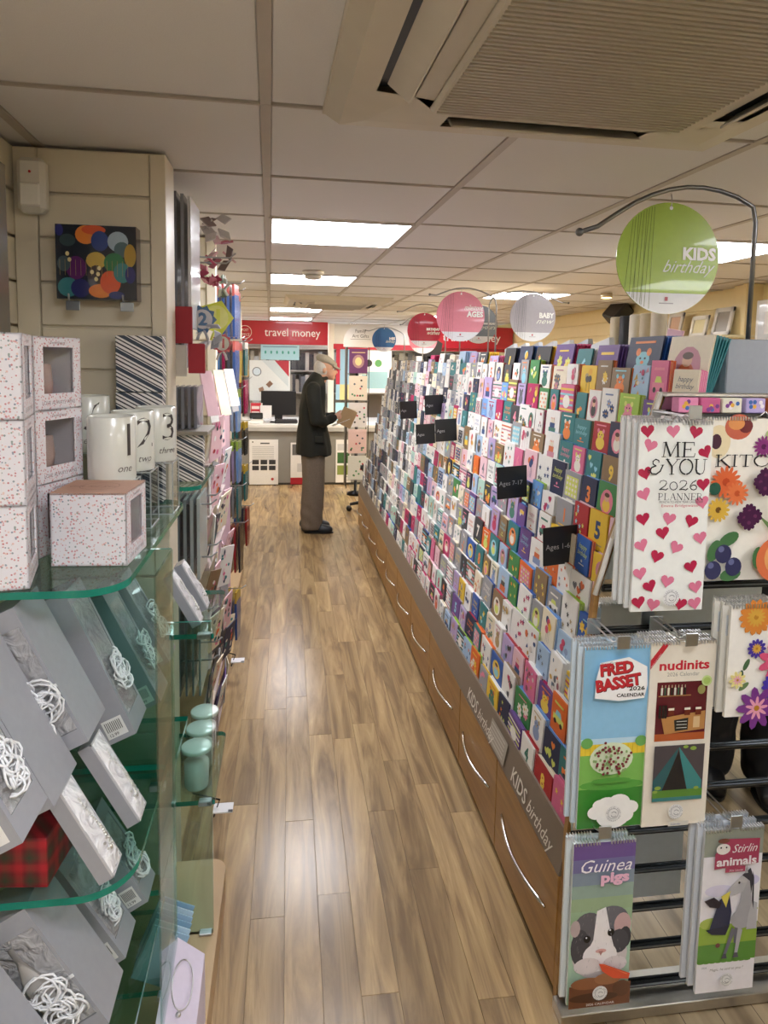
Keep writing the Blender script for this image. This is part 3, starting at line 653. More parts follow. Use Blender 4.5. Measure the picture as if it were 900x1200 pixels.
special = {(9, 1): ('blue', 'a number', 'sky blue'), (9, 2): ('green', 'a portrait', 'sky blue'), (9, 3): ('navy', 'a number', 'sky blue'), (0, 0): ('pink', 'stars', 'pink'), (0, 1): ('red', 'a number', 'cream'), (0, 2): ('white', 'a number', 'red'), (0, 3): ('purple', 'stripes', 'purple'), (0, 4): ('navy', 'stars', 'white'), (0, 5): ('yellow', 'an animal', 'white'), (1, 0): ('teal', 'a car', 'sky blue'),
           (2, 0): ('magenta', 'a portrait', 'magenta'), (2, 1): ('orange', 'a car', 'white'), (4, 0): ('pale blue', 'a number', 'sky blue'), (4, 1): ('pale blue', 'a number', 'sky blue'), (10, 0): ('orange', 'stripes', 'red'), (10, 1): ('pink', 'a number', 'kraft brown'), (10, 2): ('kraft brown', 'a number', 'kraft brown'), (11, 0): ('magenta', 'stars', 'red'), (11, 1): ('orange', 'stripes', 'white'), (11, 2): ('navy', 'a portrait', 'red'), (11, 3): ('red', 'an animal', 'yellow'), (8, 0): ('pale pink', 'flowers', 'pale pink'), (8, 1): ('pale pink', 'hearts', 'pale pink'), (7, 4): ('yellow', 'balloons', 'yellow'), (8, 3): ('red', 'stars', 'pale pink'), (7, 0): ('magenta', 'balloons', 'magenta'),
           (12, 0): ('pink', 'flowers', 'magenta'), (12, 1): ('purple', 'an animal', 'magenta'), (12, 2): ('lime green', 'an animal', 'lime green'), (13, 0): ('cream', 'lettering', 'pink')}
ncards = 0
seen = set()
for k in range(NT):
    x, z = tier(k); y = Y0+.028; col = 0
    while y < Y1-.1:
        d = y-Y0
        W = rnd.choice([.088, .096, .104, .112, .124]); H = rnd.choice([.09, .094, .098, .102, .112])
        if k > 8: H += .008
        kid = rnd.random() > (d-.7)/1.3
        pal, env = (KID, ENVK) if kid else ((MID, ENVM) if rnd.random() > (d-2.6)/1.6 else (FAR, ENVF))
        base, kind = rnd.choice(pal), rnd.choice(MOT)
        if col == 0 or rnd.random() < .5: ecur = rnd.choice(env)
        ec = ecur
        if base in ('orange', 'green', 'red', 'purple') and rnd.random() < .35: base = 'white'
        if (k, col) in special: base, kind, ec = special[(k, col)]
        v = rnd.randrange(2); jit = rnd.uniform(-.02, .02); n = rnd.choice([3, 4, 4, 5])
        M_ = Matrix.Translation((x+.0005, y+W, z)) @ Euler((-LEAN-jit, 0, -pi/2+rnd.uniform(-.05, .05))).to_matrix().to_4x4()
        me = card_mesh(base, kind, W, H, v)
        if ncards < 300 and (col < 20):
            lab = '%s card with %s, %s tier up, %s pocket from the mirror end' % (base, kind, ORD1[k], ORD1[col])
            o = put('greeting_card', me); o.matrix_world = M_; tag(o, lab, 'greeting card', 'greeting cards standing in the tiered display'); ncards += 1
        else:
            stock.T = M_; stock.box(0, W, 0, .004, 0, H, HUES[base]); stock.lay(0); r2 = random.Random(k*100+col)
            a = r2.choice(['b8335f', '2b4a7c', '6a6e76', 'c98a9a', '3c7c6c', '444444', '8a9cc0', 'efe8dc'])
            for _ in range(3): cx, cz = r2.uniform(.2, .8)*W, r2.uniform(.45, .85)*H; stock.ell(cx, cz, .1*W, .07*H, a, 7)
            stock.rect(.2*W, .8*W, .55*H, .59*H, a)
        stock.T = M_
        for i in range(n):
            t0 = .0054+i*.0042; hh = H-.001+rnd.uniform(-.002, .0025)
            stock.box(.001, W-.001, t0, t0+.0026, 0, hh, HUES[ec]); stock.box(.003, W-.002, t0+.0028, t0+.004, 0, hh-.003, HUES[base] if rnd.random() < .4 else 'f0eee8')
        y += W+rnd.choice([.006, .01, .016, .022]); col += 1
stock.T = Matrix()
o = stock.build('card_stock', PAPER); o['kind'] = 'stuff'; tag(o, 'mass of further cards and envelopes standing behind the front ones', 'greeting cards')
# large cards along the top
bigs = [(1.57, .19, .165, 'teal', 'cream', 'a portrait'), (1.80, .19, .17, 'blue', 'navy', 'an animal'), (2.05, .15, .15, 'purple', 'purple', 'a car'), (2.24, .12, .14, 'white', 'teal', 'a number'), (2.4, .17, .16, 'magenta', 'purple', 'flowers'), (2.62, .16, .155, 'yellow', 'black', 'stars'), (2.83, .16, .16, 'blue', 'navy', 'balloons'), (3.05, .15, .155, 'navy', 'black', 'a number'), (3.3, .14, .12, 'pink', 'lilac', 'stars'), (3.5, .14, .14, 'yellow', 'charcoal', 'an animal'), (3.7, .14, .14, 'white', 'lilac', 'flowers'), (3.95, .15, .15, 'pale blue', 'pale blue', 'a number'), (4.2, .14, .13, 'white', 'cream', 'lettering'), (4.5, .14, .14, 'grey', 'white', 'hearts'), (4.8, .14, .13, 'magenta', 'magenta', 'a cake')]
for i, (y, W, H, ec, base, kind) in enumerate(bigs):
    n = 6
    for j in range(n):
        Mx = Matrix.Translation((1.015+j*.012, y+W+(0.012*j if ec == 'teal' else 0), 1.565)) @ Euler((-.16-(.03*j if ec == 'teal' else 0), 0, -pi/2)).to_matrix().to_4x4()
        if j == 0:
            o = put('large_card', card_mesh(base, kind, W, H)); o.matrix_world = Mx
            tag(o, 'large %s card with %s on the top tier, %s from the mirror' % (base, kind, ORD1[i]), 'greeting card', 'large cards along the top tier')
        else:
            o = MB().box(0, W, 0, .003, 0, H, HUES[ec]).build('envelope', PAPER); o.matrix_world = Mx
            tag(o, '%s envelope, %s behind the large %s card with %s' % (ec, ['', 'first', 'second', 'third', 'fourth', 'last'][j], base, kind), 'envelope', 'envelopes behind the large %s card with %s' % (base, kind))
gp(MB().box(1.03, 1.15, Y0+.02, Y1-.02, 1.545, 1.56, 'a8a196'), 'top_shelf', PAINT)
# black divider plates
for nm, x, z, y, txt in [('lower', .775, 1.03, 1.95, 'Ages 1-6'), ('upper', .765, 1.145, 2.4, 'Ages 7-17'), ('far', .78, 1.22, 3.55, 'Ages'), ('far', .76, 1.15, 4.0, 'Ages'), ('far', .83, 1.32, 4.1, 'Ages'), ('far', .76, 1.25, 4.6, 'Age')]:
    m = MB().bbox(0, .122, 0, .004, 0, .12, .001, '232425'); m.lay(0); m.text(txt, .008, .05, .0235, 'b9b9b9')
    o = m.build('divider_sign', PLASTIC); o.location = (x, y, z); o.rotation_euler = (0, R(-3), R(8))
    tag(o, {1.95: 'black sign reading Ages 1-6 among the near cards', 2.4: 'black sign reading Ages 7-17 among the cards', 3.55: 'small black sign, third from the mirror end, among the cards', 4.0: 'small black sign low among the far cards', 4.1: 'small black sign high among the far cards', 4.6: 'furthest small black sign among the far cards'}[y], 'sign', 'black age signs in the card display')
# gift bags and rolls standing behind the top tier
for i in range(7):
    m = MB(); m.add([(0, -.09, 0), (0, .09, 0), (.0, .085, .13), (0, -.085, .16), (.05, -.09, 0), (.05, .09, 0), (.02, .085, .13), (.02, -.085, .16)], [(0, 3, 2, 1), (4, 5, 6, 7), (3, 7, 6, 2), (0, 4, 7, 3), (1, 2, 6, 5)], ['d6dadd', 'c6ccd2', 'dfe2e2'][i % 3])
    o = m.build('gift_bag', PAPER); o.location = (1.3, 2.75+i*.2, 1.6); tag(o, 'pale grey gift bag behind the top tier, %s from the front' % ORD1[i], 'gift bag', 'pale gift bags behind the top tier')
for i, c_ in enumerate(['d8ceb8', 'cdbf9f', 'e2dac6', '26262a', 'c9bb9a']):
    o = MB().lathe([(.03, 0), (.03, .33), (.026, .335)], n=14, col=c_).build('wrap_roll', PAPER); o.location = (1.42, 2.5+.085*i, 1.52)
    tag(o, ('black' if i == 3 else 'cream')+' gift wrap roll behind the top tier, %s from the front' % ORD1[i], 'gift wrap', 'gift wrap rolls behind the top tier')
gp(MB().box(1.2, 1.66, Y0+.02, Y1-.02, 1.5, 1.52, 'a8a196'), 'top_shelf', PAINT)
o = MB().bbox(0, .006, 0, .09, 0, .16, .001, 'e9b9c8').build('price_card', PAPER); o.location = (1.2, 2.02, 1.6); o.rotation_euler = (R(8), R(6), 0); tag(o, 'pale pink card leaning above the blue cards', 'card')
# ================================================================ MIRRORED END RACK AND CALENDARS
rk = thing('end_rack', 'mirrored slat rack with black bars at the near end of the card display', 'display rack', (.7, 1.52, 0))
def rp(mb, name, mat, **k): o = mb.build(name, mat, rk, **k); o.matrix_parent_inverse = Matrix.Translation((-.7, -1.52, 0)); return o
rp(MB().prism([(.705, .03), (.705, .5), (.75, 1.09), (.83, 1.375), (.892, 1.575), (1.69, 1.575), (1.69, .03)], 1.522, 1.528), 'mirror', MIRROR)
zs = [1.534-.1062*i for i in range(15)]
for z in zs:
    xl = .70 if z < .6 else (.70+(z-.5)*.075 if z < 1.09 else .752+(z-1.09)*.29)
    m = MB().bbox(xl-.006, 1.69, 1.512, 1.521, z-.007, z+.007, .002, '35383a'); m.box(xl, 1.68, 1.5105, 1.512, z-.0005, z+.0035, '8a9094')
    rp(m, 'slat_bar', METAL)
rp(MB().bbox(.68, 1.7, 1.47, 1.53, .0, .03, .002, 'c9c6be'), 'base_strip', METAL)
rp(MB().bbox(.885, 1.69, 1.505, 1.552, 1.576, 1.586, .002, 'd2d4d4'), 'top_trim', METAL)
rp(MB().bbox(.885, 1.5, 1.455, 1.51, 1.535, 1.541, .001, '55585a'), 'ledge', METAL)
def hook(x, y, z, L_=.13):
    t = thing('display_hook', 'x', 'hook', (x, y, z))
    P = []
    m = MB()
    m.bbox(-.012, .022, .0, .004, -.035, .004, .001, 'cfd2d4'); m.tube([(-.008, 0, -.0), (-.008, -L_*.8, -.002), (-.008, -L_, .01)], .0022, 'dddddd', 6); m.tube([(.01, 0, -.0), (.01, -L_*.8, -.002), (.01, -L_, .01), (-.008, -L_, .01)], .0022, 'dddddd', 6)
    m.build('prong', METAL, t)
    MB().bbox(-.014, .016, -L_-.003, -L_, -.006, .024, .001, 'c2c6c8').build('ticket_plate', METAL, t)
    return t
def calendar(label, x, y, z, W, H, paint, n=3, dx=-.012, cover='eceae4', hookx=None, lean=0):
    """x, z = top left corner of the front cover"""
    for i in range(n, -1, -1):
        t = thing('wall_calendar', label if i == 0 else 'slim calendar hanging %s behind the %s' % (['', 'next', 'second', 'third'][i], label.split(',')[0]), 'calendar', (x+dx*i, y+.02*i, z+.002*i), rot=(R(-lean), 0, 0), group=None if i == 0 else 'calendars hanging behind the front ones')
        if i: t['label'] = '%s of the covers peeping out behind the %s' % (['', 'first', 'second', 'third'][i], ' '.join(label.replace(',', '').split()[:7]))
        m = MB().box(0, W, 0, .007, -H, 0, cover); m.lay(0)
        m.k += 1
        if i == 0: paint(m, W, H)
        else: m.rect(0, W, -H, 0, cover); m.rect(.01, W-.01, -H*.3, -.03, 'd5dbe0')
        m.build('cover', GLOSSY, t)
        N_ = int(W/.0068)
        for side in (0, 1):
            q = MB()
            for j in range(N_):
                f = (j+.5)/N_
                if abs(f-.5) < .07 or (f > .5) != bool(side): continue
                u = (j+.5)*W/N_; q.box(u-.0011, u+.0011, -.0045, .009, -.004, .005, 'e8e8e8')
            q.build('wire_binding', METAL, t, kind='stuff')
        if i == 0: MB().tube([(W*.36, .004, .002), (W*.5-.012, .002, .006), (W*.5, .001, .017), (W*.5+.012, .002, .006), (W*.64, .004, .002)], .0014, 'd0d0d0', 6).build('hanger', METAL, t)
    return t
def cv(m, W, H):
    """work in 0..1 coordinates from the bottom left"""
    def q(x, z): return x*W, -H+z*H
    return q
def roundel(m, q, x, z, r, W, col='5a6066', bg='e8e8e6'):
    cx, cz = q(x, z); m.ell(cx, cz, r, r, bg, 22); m.arcband(cx, cz, r*.62, r*.66, 0, 2*pi, col, 22)
    for i, ch in enumerate('PLASTIC FREE'):
        a = pi*.95-i*pi*.9/11; m.text(ch, cx+r*.72*cos(a), cz+r*.72*sin(a), r*.26, col, al='c', rot=a-pi/2)
    for i, ch in enumerate('PACKAGING'):
        a = pi*1.12+i*pi*.76/8; m.text(ch, cx+r*.92*cos(a), cz+r*.92*sin(a), r*.26, col, al='c', rot=a+pi/2)
    m.arcband(cx, cz, r*.3, r*.36, .3, 2.6, col, 10); m.arcband(cx, cz, r*.3, r*.36, 3.4, 5.7, col, 10)
# serif lettering from thick and thin strokes
def stroke(m, pts, w, col):
    for (a, b_) in zip(pts[:-1], pts[1:]):
        d = Vector((b_[0]-a[0], b_[1]-a[1])); L_ = d.length or 1; n_ = Vector((-d.y, d.x))/L_*w/2; e = d/L_*w*.3
        m.poly([(a[0]-n_.x-e.x, a[1]-n_.y-e.y), (b_[0]-n_.x+e.x, b_[1]-n_.y+e.y), (b_[0]+n_.x+e.x, b_[1]+n_.y+e.y), (a[0]+n_.x-e.x, a[1]+n_.y-e.y)], col)
SER = {'M': [([(.1, 0), (.18, 1)], .05), ([(.18, 1), (.48, .05)], .12), ([(.48, .05), (.84, 1)], .05), ([(.84, 1), (.9, 0)], .12), ([(0, 0), (.22, 0)], .04), ([(.76, 0), (1.02, 0)], .04), ([(.05, 1), (.24, 1)], .04), ([(.8, 1), (.98, 1)], .04)],
 'E': [([(.15, 0), (.15, 1)], .12), ([(0, 1), (.66, 1), (.68, .78)], .045), ([(.15, .52), (.5, .52)], .045), ([(.5, .62), (.5, .42)], .04), ([(0, 0), (.7, 0), (.74, .24)], .045)],
 'Y': [([(.05, 1), (.4, .5)], .12), ([(.78, 1), (.4, .5)], .045), ([(.4, .5), (.4, 0)], .12), ([(.24, 0), (.56, 0)], .04), ([(-.05, 1), (.2, 1)], .04), ([(.66, 1), (.9, 1)], .04)],
 'O': [([(.45+.42*cos(a), .5+.5*sin(a)) for a in (pi*.55+pi*.9*i/8 for i in range(9))], .1), ([(.45+.42*cos(a), .5+.5*sin(a)) for a in (-pi*.45+pi*.9*i/8 for i in range(9))], .1), ([(.38, 1), (.52, 1)], .04), ([(.38, 0), (.52, 0)], .04)],
 'U': [([(.15, 1), (.15, .3), (.22, .1), (.42, .0)], .12), ([(.42, 0), (.62, .08), (.7, .3), (.7, 1)], .05), ([(0, 1), (.28, 1)], .04), ([(.58, 1), (.84, 1)], .04)],
 'P': [([(.15, 0), (.15, 1)], .12), ([(0, 1), (.4, 1), (.58, .9), (.62, .74), (.56, .58), (.4, .5), (.15, .48)], .06), ([(0, 0), (.32, 0)], .04)],
 'L': [([(.15, 0), (.15, 1)], .12), ([(0, 1), (.32, 1)], .04), ([(0, 0), (.62, 0), (.66, .22)], .045)],
 'A': [([(.42, 1), (.1, 0)], .05), ([(.42, 1), (.76, 0)], .12), ([(.22, .36), (.62, .36)], .04), ([(0, 0), (.22, 0)], .04), ([(.64, 0), (.9, 0)], .04)],
 'N': [([(.14, 0), (.14, 1)], .05), ([(.1, 1), (.74, 0)], .12), ([(.74, 0), (.74, 1)], .05), ([(0, 0), (.28, 0)], .04), ([(.62, 1), (.88, 1)], .04), ([(0, 1), (.2, 1)], .04)],
 'R': [([(.15, 0), (.15, 1)], .12), ([(0, 1), (.4, 1), (.56, .9), (.6, .76), (.54, .6), (.4, .52), (.15, .5)], .06), ([(.38, .5), (.78, 0)], .11), ([(0, 0), (.32, 0)], .04), ([(.7, 0), (.86, 0)], .04)],
 'K': [([(.15, 0), (.15, 1)], .12), ([(.7, 1), (.18, .42)], .05), ([(.3, .56), (.8, -.1)], .12), ([(0, 0), (.32, 0)], .04), ([(0, 1), (.32, 1)], .04), ([(.58, 1), (.84, 1)], .04)],
 'I': [([(.15, 0), (.15, 1)], .12), ([(0, 0), (.3, 0)], .04), ([(0, 1), (.3, 1)], .04)],
 'T': [([(.38, 0), (.38, 1)], .12), ([(.02, .8), (.04, 1), (.72, 1), (.74, .8)], .045), ([(.22, 0), (.54, 0)], .04)],
 'C': [([(.8, .78), (.72, .94), (.5, 1), (.26, .92)], .06), ([(.26, .92), (.1, .7), (.06, .5), (.1, .3), (.26, .08)], .11), ([(.26, .08), (.5, 0), (.72, .08), (.82, .26)], .05)],
 'H': [([(.15, 0), (.15, 1)], .12), ([(.78, 0), (.78, 1)], .12), ([(.15, .52), (.78, .52)], .045), ([(0, 0), (.3, 0)], .04), ([(0, 1), (.3, 1)], .04), ([(.63, 0), (.93, 0)], .04), ([(.63, 1), (.93, 1)], .04)],
 '&': [([(.95, .62), (.75, .6)], .04), ([(.88, .6), (.72, .2), (.45, 0), (.15, .04), (.02, .24), (.14, .46), (.4, .56)], .09), ([(.4, .56), (.2, .68), (.18, .86), (.36, 1), (.56, .92), (.58, .8)], .07), ([(.02, .24), (-.12, .3), (-.1, .12), (0, .1)], .04)],
 '2': [([(.06, .74), (.12, .92), (.34, 1), (.56, .9), (.6, .72)], .06), ([(.6, .72), (.5, .46), (.05, .04)], .08), ([(.05, .04), (.3, .08), (.55, 0), (.7, .14)], .09)],
 '0': [([(.36+.3*cos(a), .42+.42*sin(a)) for a in (2*pi*i/12 for i in range(13))], .07)],
 '6': [([(.56, 1), (.3, .8), (.12, .5), (.1, .28), (.22, .06), (.4, 0), (.58, .1), (.62, .3), (.5, .5), (.3, .52), (.14, .38)], .08)]}
ADV = {'M': 1.08, 'I': .4, '&': 1.06, 'O': .96, 'H': 1.02, 'N': .95, 'A': .9, 'K': .9, 'R': .88, 'C': .9, 'Y': .88, 'U': .94}
def serif(m, s_, x, z, hgt, width, col, wk=1):
    tot = sum(.5 if c == ' ' else ADV.get(c, .78) for c in s_); sx = width/tot
    for c in s_:
        if c == ' ': x += .5*sx; continue
        for pts, w_ in SER[c]: stroke(m, [(x+p[0]*sx, z+p[1]*hgt) for p in pts], w_*(sx+hgt)/2*wk, col)
        x += ADV.get(c, .78)*sx
INK = '26262a'
def planner(m, W, H):
    q = cv(m, W, H); m.rect(0, W, -H, 0, 'eceee8')
    hs = [(.1, .985, 1, .1), (.45, .985, 0, .1), (.76, .955, 1, -.2), (.15, .885, 0, -.3), (.93, .85, 1, .5), (.93, .68, 1, .1), (.06, .74, 1, .3), (.05, .63, 0, .4), (.95, .585, 0, .2), (.1, .5, 1, .2), (.46, .5, 0, -.2), (.77, .485, 1, -.3), (.38, .425, 1, .2), (.95, .395, 0, .2), (.06, .36, 0, .4), (.58, .345, 0, -.5), (.32, .3, 1, -.3), (.8, .24, 1, .3), (.05, .21, 0, .2), (.24, .14, 1, .4), (.48, .165, 0, -.2), (.88, .13, 0, .2), (.05, .055, 1, .2), (.3, .035, 0, -.2), (.68, .03, 1, -.2), (.88, .005, 0, .2)]
    for x, z, d, r_ in hs:
        cx, cz = q(x, z)
        if 0.12*W*.6 < cx < W-.12*W*.6 or True:
            sz = .1*W; 
            cx = min(max(cx, sz*.95), W-sz*.95); cz = min(max(cz, -H+sz), -sz)
            m.heart(cx, cz, sz, 'b3264a' if d else 'd97a96', r_)
    a = q(.3, .825); serif(m, 'ME', a[0], a[1], .075*H, .46*W, INK)
    a = q(.14, .735); serif(m, '&YOU', a[0], a[1], .078*H, .78*W, INK)
    a = q(.26, .655); serif(m, '2026', a[0], a[1], .05*H, .53*W, INK, 1.1)
    a = q(.24, .605); serif(m, 'PLANNER', a[0], a[1], .034*H, .6*W, INK)
    a = q(.24, .59); m.text('MONTH-TO-VIEW YEAR CALENDAR', a[0], a[1], .009*H*2, '555555', width=.6*W)
    a = q(.27, .57); m.text('Emma Bridgewater', a[0], a[1], .02*H, 'c84858', width=.52*W)
    roundel(m, q, .48, .09, .115*W, W)
def kitchen(m, W, H):
    q = cv(m, W, H); m.rect(0, W, -H, 0, 'f2eddf'); k = W
    def e(x, z, rx, rz, c, **a): p = q(x, z); m.ell(p[0], p[1], rx*k, rz*k, c, **a)
    e(.12, .86, .1, .13, 'e8d8b0', n=20); e(.1, .86, .045, .06, '4a2a3a'); e(.28, .95, .115, .1, 'c86850', n=20); e(.34, .955, .06, .055, '7a3838'); e(.26, .97, .07, .05, 'e0965a')
    for x, z in ((.62, .96), (.7, .9), (.56, .9), (.66, .85), (.75, .96), (.8, .88)): e(x, z, .05, .05, 'b8c888'); e(x, z, .03, .03, 'd0dca8')
    p = q(.5, .83); m.flower(p[0], p[1], .09*k, '8a3a78', '5a2450', 14, w=.14); 
    a = q(.1, .71); serif(m, 'KITCHEN', a[0], a[1], .07*H, .86*W, INK); a = q(.62, .655); serif(m, 'CAL', a[0], a[1], .04*H, .24*W, INK); a = q(.66, .58); serif(m, '2026', a[0], a[1], .06*H, .34*W, INK)
    p = q(.17, .62); m.flower(p[0], p[1], .13*k, 'd8683c', 'b84828', 16, w=.13); p = q(.27, .55); m.flower(p[0], p[1], .1*k, 'e07848', 'c85830', 14, .3, w=.14)
    p = q(.12, .45); m.flower(p[0], p[1], .1*k, 'd8b048', '6a4a20', 14, w=.16); e(.08, .58, .05, .05, '2f5a48')
    m.poly([q(.52, .62), q(.56, .62), q(.72, .3), q(.66, .3)], '7a9458'); m.poly([q(.42, .45), q(.46, .42), q(.62, .33), q(.58, .31)], '6a8450')
    for x, z in ((.5, .66), (.46, .62), (.55, .62), (.5, .58), (.38, .44), (.34, .4), (.43, .41), (.38, .37)): p = q(x, z); m.flower(p[0], p[1], .065*k, '4a2444', '6a3458', 9, x*9)
    for x, z, r_ in ((.22, .27, .5), (.1, .2, 1.2), (.48, .15, 1.6), (.25, .05, .2)): e(x, z, .09, .05, '4a7448', rot=r_)
    for x, z in ((.18, .18), (.1, .08), (.27, .1)): e(x, z, .07, .075, '3a3a5c', n=16); e(x-.02, z+.03, .025, .025, '6a6e94')
    e(.66, .14, .2, .19, 'd8744a', n=24); e(.7, .15, .17, .16, 'e8a868', n=22)
    for i in range(30): a_ = i*2.4; rr = .014*math.sqrt(i)*1.9; e(.7+rr*cos(a_)*.9, .15+rr*sin(a_), .017, .017, '6a1838')
def meadow(m, W, H):
    q = cv(m, W, H); m.rect(0, W, -H, 0, 'f2efe6'); rr = random.Random(5)
    for i in range(18): p = q(rr.random()*.9+.05, rr.random()*.9+.05); m.ell(p[0], p[1], .05*W, .02*W, rr.choice(['4a6a48', '38584a', '6a8458']), rot=rr.random()*3)
    for x, z, s_, c_, n_ in ((.2, .9, .2, 'd8883c', 14), (.75, .93, .18, 'c05a90', 12), (.6, .75, .17, 'e8a080', 10), (.22, .62, .11, '4a3a98', 12), (.4, .5, .23, 'd8587c', 9), (.4, .27, .17, '4a3aa8', 16), (.25, .08, .24, '7a3a88', 9), (.75, .4, .15, '4a3a98', 12), (.8, .12, .2, 'e07850', 10), (.5, .68, .09, 'e8d078', 9), (.85, .66, .12, 'c8584c', 8), (.07, .35, .1, 'e8dc90', 9)): p = q(x, z); m.flower(p[0], p[1], s_*W*.72, c_, 'e0b048', n_, x*7, .2); m.flower(p[0], p[1], s_*W*.4, 'e8a0b8' if n_ < 12 else 'd8a848', 'b88030', n_, x*9, .14)
    a = q(.7, .82); serif(m, '2026', a[0], a[1], .06*H, .28*W, INK)
def dogcal(m, W, H):     # sky, rose bush and lawn; the comic figures are left off
    q = cv(m, W, H); m.rect(0, W, q(0, .5)[1], 0, '8cc0e0'); m.rect(0, W, q(0, .38)[1], q(0, .5)[1], 'bcdcec'); m.rect(0, W, -H, q(0, .44)[1], '7db858'); m.rect(0, W, -H, q(0, .22)[1], '3f8a34'); p = q(.5, .24); m.ell(p[0], p[1], .495*W, .03*H, '5aa444')
    m.rect(0, W, q(0, .41)[1], q(0, .47)[1], 'e8cc3c'); 
    for i in range(14): m.rect(W*i/14, W*i/14+.001, q(0, .41)[1], q(0, .47)[1], 'c8a828')
    for x in (.03, .97): p = q(x, .48); m.ell(min(max(p[0], .09*W), W-.09*W), p[1], .09*W, .03*H, '6aa858')
    p = q(.47, .39); m.ell(p[0], p[1], .33*W, .09*H, 'dce8c8', n=20); rr = random.Random(3)
    for i in range(46): a_ = rr.uniform(0, 2*pi); r_ = math.sqrt(rr.random()); p = q(.47+.28*r_*cos(a_), .39+.085*r_*sin(a_)); m.ell(p[0], p[1], .018*W, .022*W, '8fb070')
    for i in range(42): a_ = rr.uniform(0, 2*pi); r_ = math.sqrt(rr.random()); p = q(.47+.31*r_*cos(a_), .4+.095*r_*sin(a_)); m.ell(p[0], p[1], .022*W, .022*W, '7a3038', 7)
    p = q(.45, .285); m.ell(p[0], p[1], .3*W, .014*H, '559c40')
    # title patch
    m.poly([q(.14, .74), q(.14, .83), q(.2, .93), q(.62, .955), q(.9, .9), q(.92, .8), q(.88, .73), q(.5, .72)], 'f4f4f2')
    a = q(.2, .915); m.text('Alex Graham', a[0], a[1], .022*H, '444444', width=.34*W, rot=.05)
    for dx, c_ in ((.012, '4a1418'), (0, 'c02c34')):
        a = q(.2+dx, .86-dx*.3); m.text('FRED', a[0], a[1], .085*H, c_, width=.5*W, bold=.05, rot=.1); a = q(.15+dx, .775-dx*.3); m.text('BASSET', a[0], a[1], .085*H, c_, width=.68*W, bold=.05, rot=.14)
    a = q(.88, .775); m.text('2026', a[0], a[1], .03*H, '1a1a1a', width=.24*W, al='r', bold=.02); a = q(.88, .742); m.text('CALENDAR', a[0], a[1], .026*H, '1a1a1a', width=.42*W, al='r', bold=.02)
    for x, z, r_ in ((.25, .11, .14), (.4, .15, .16), (.58, .16, .17), (.74, .13, .14), (.5, .09, .26), (.3, .15, .12), (.66, .09, .15)): p = q(x, z); m.ell(p[0], p[1], r_*W, r_*W*.75, 'f2f2ee', n=18)
    roundel(m, q, .5, .1, .12*W, W)
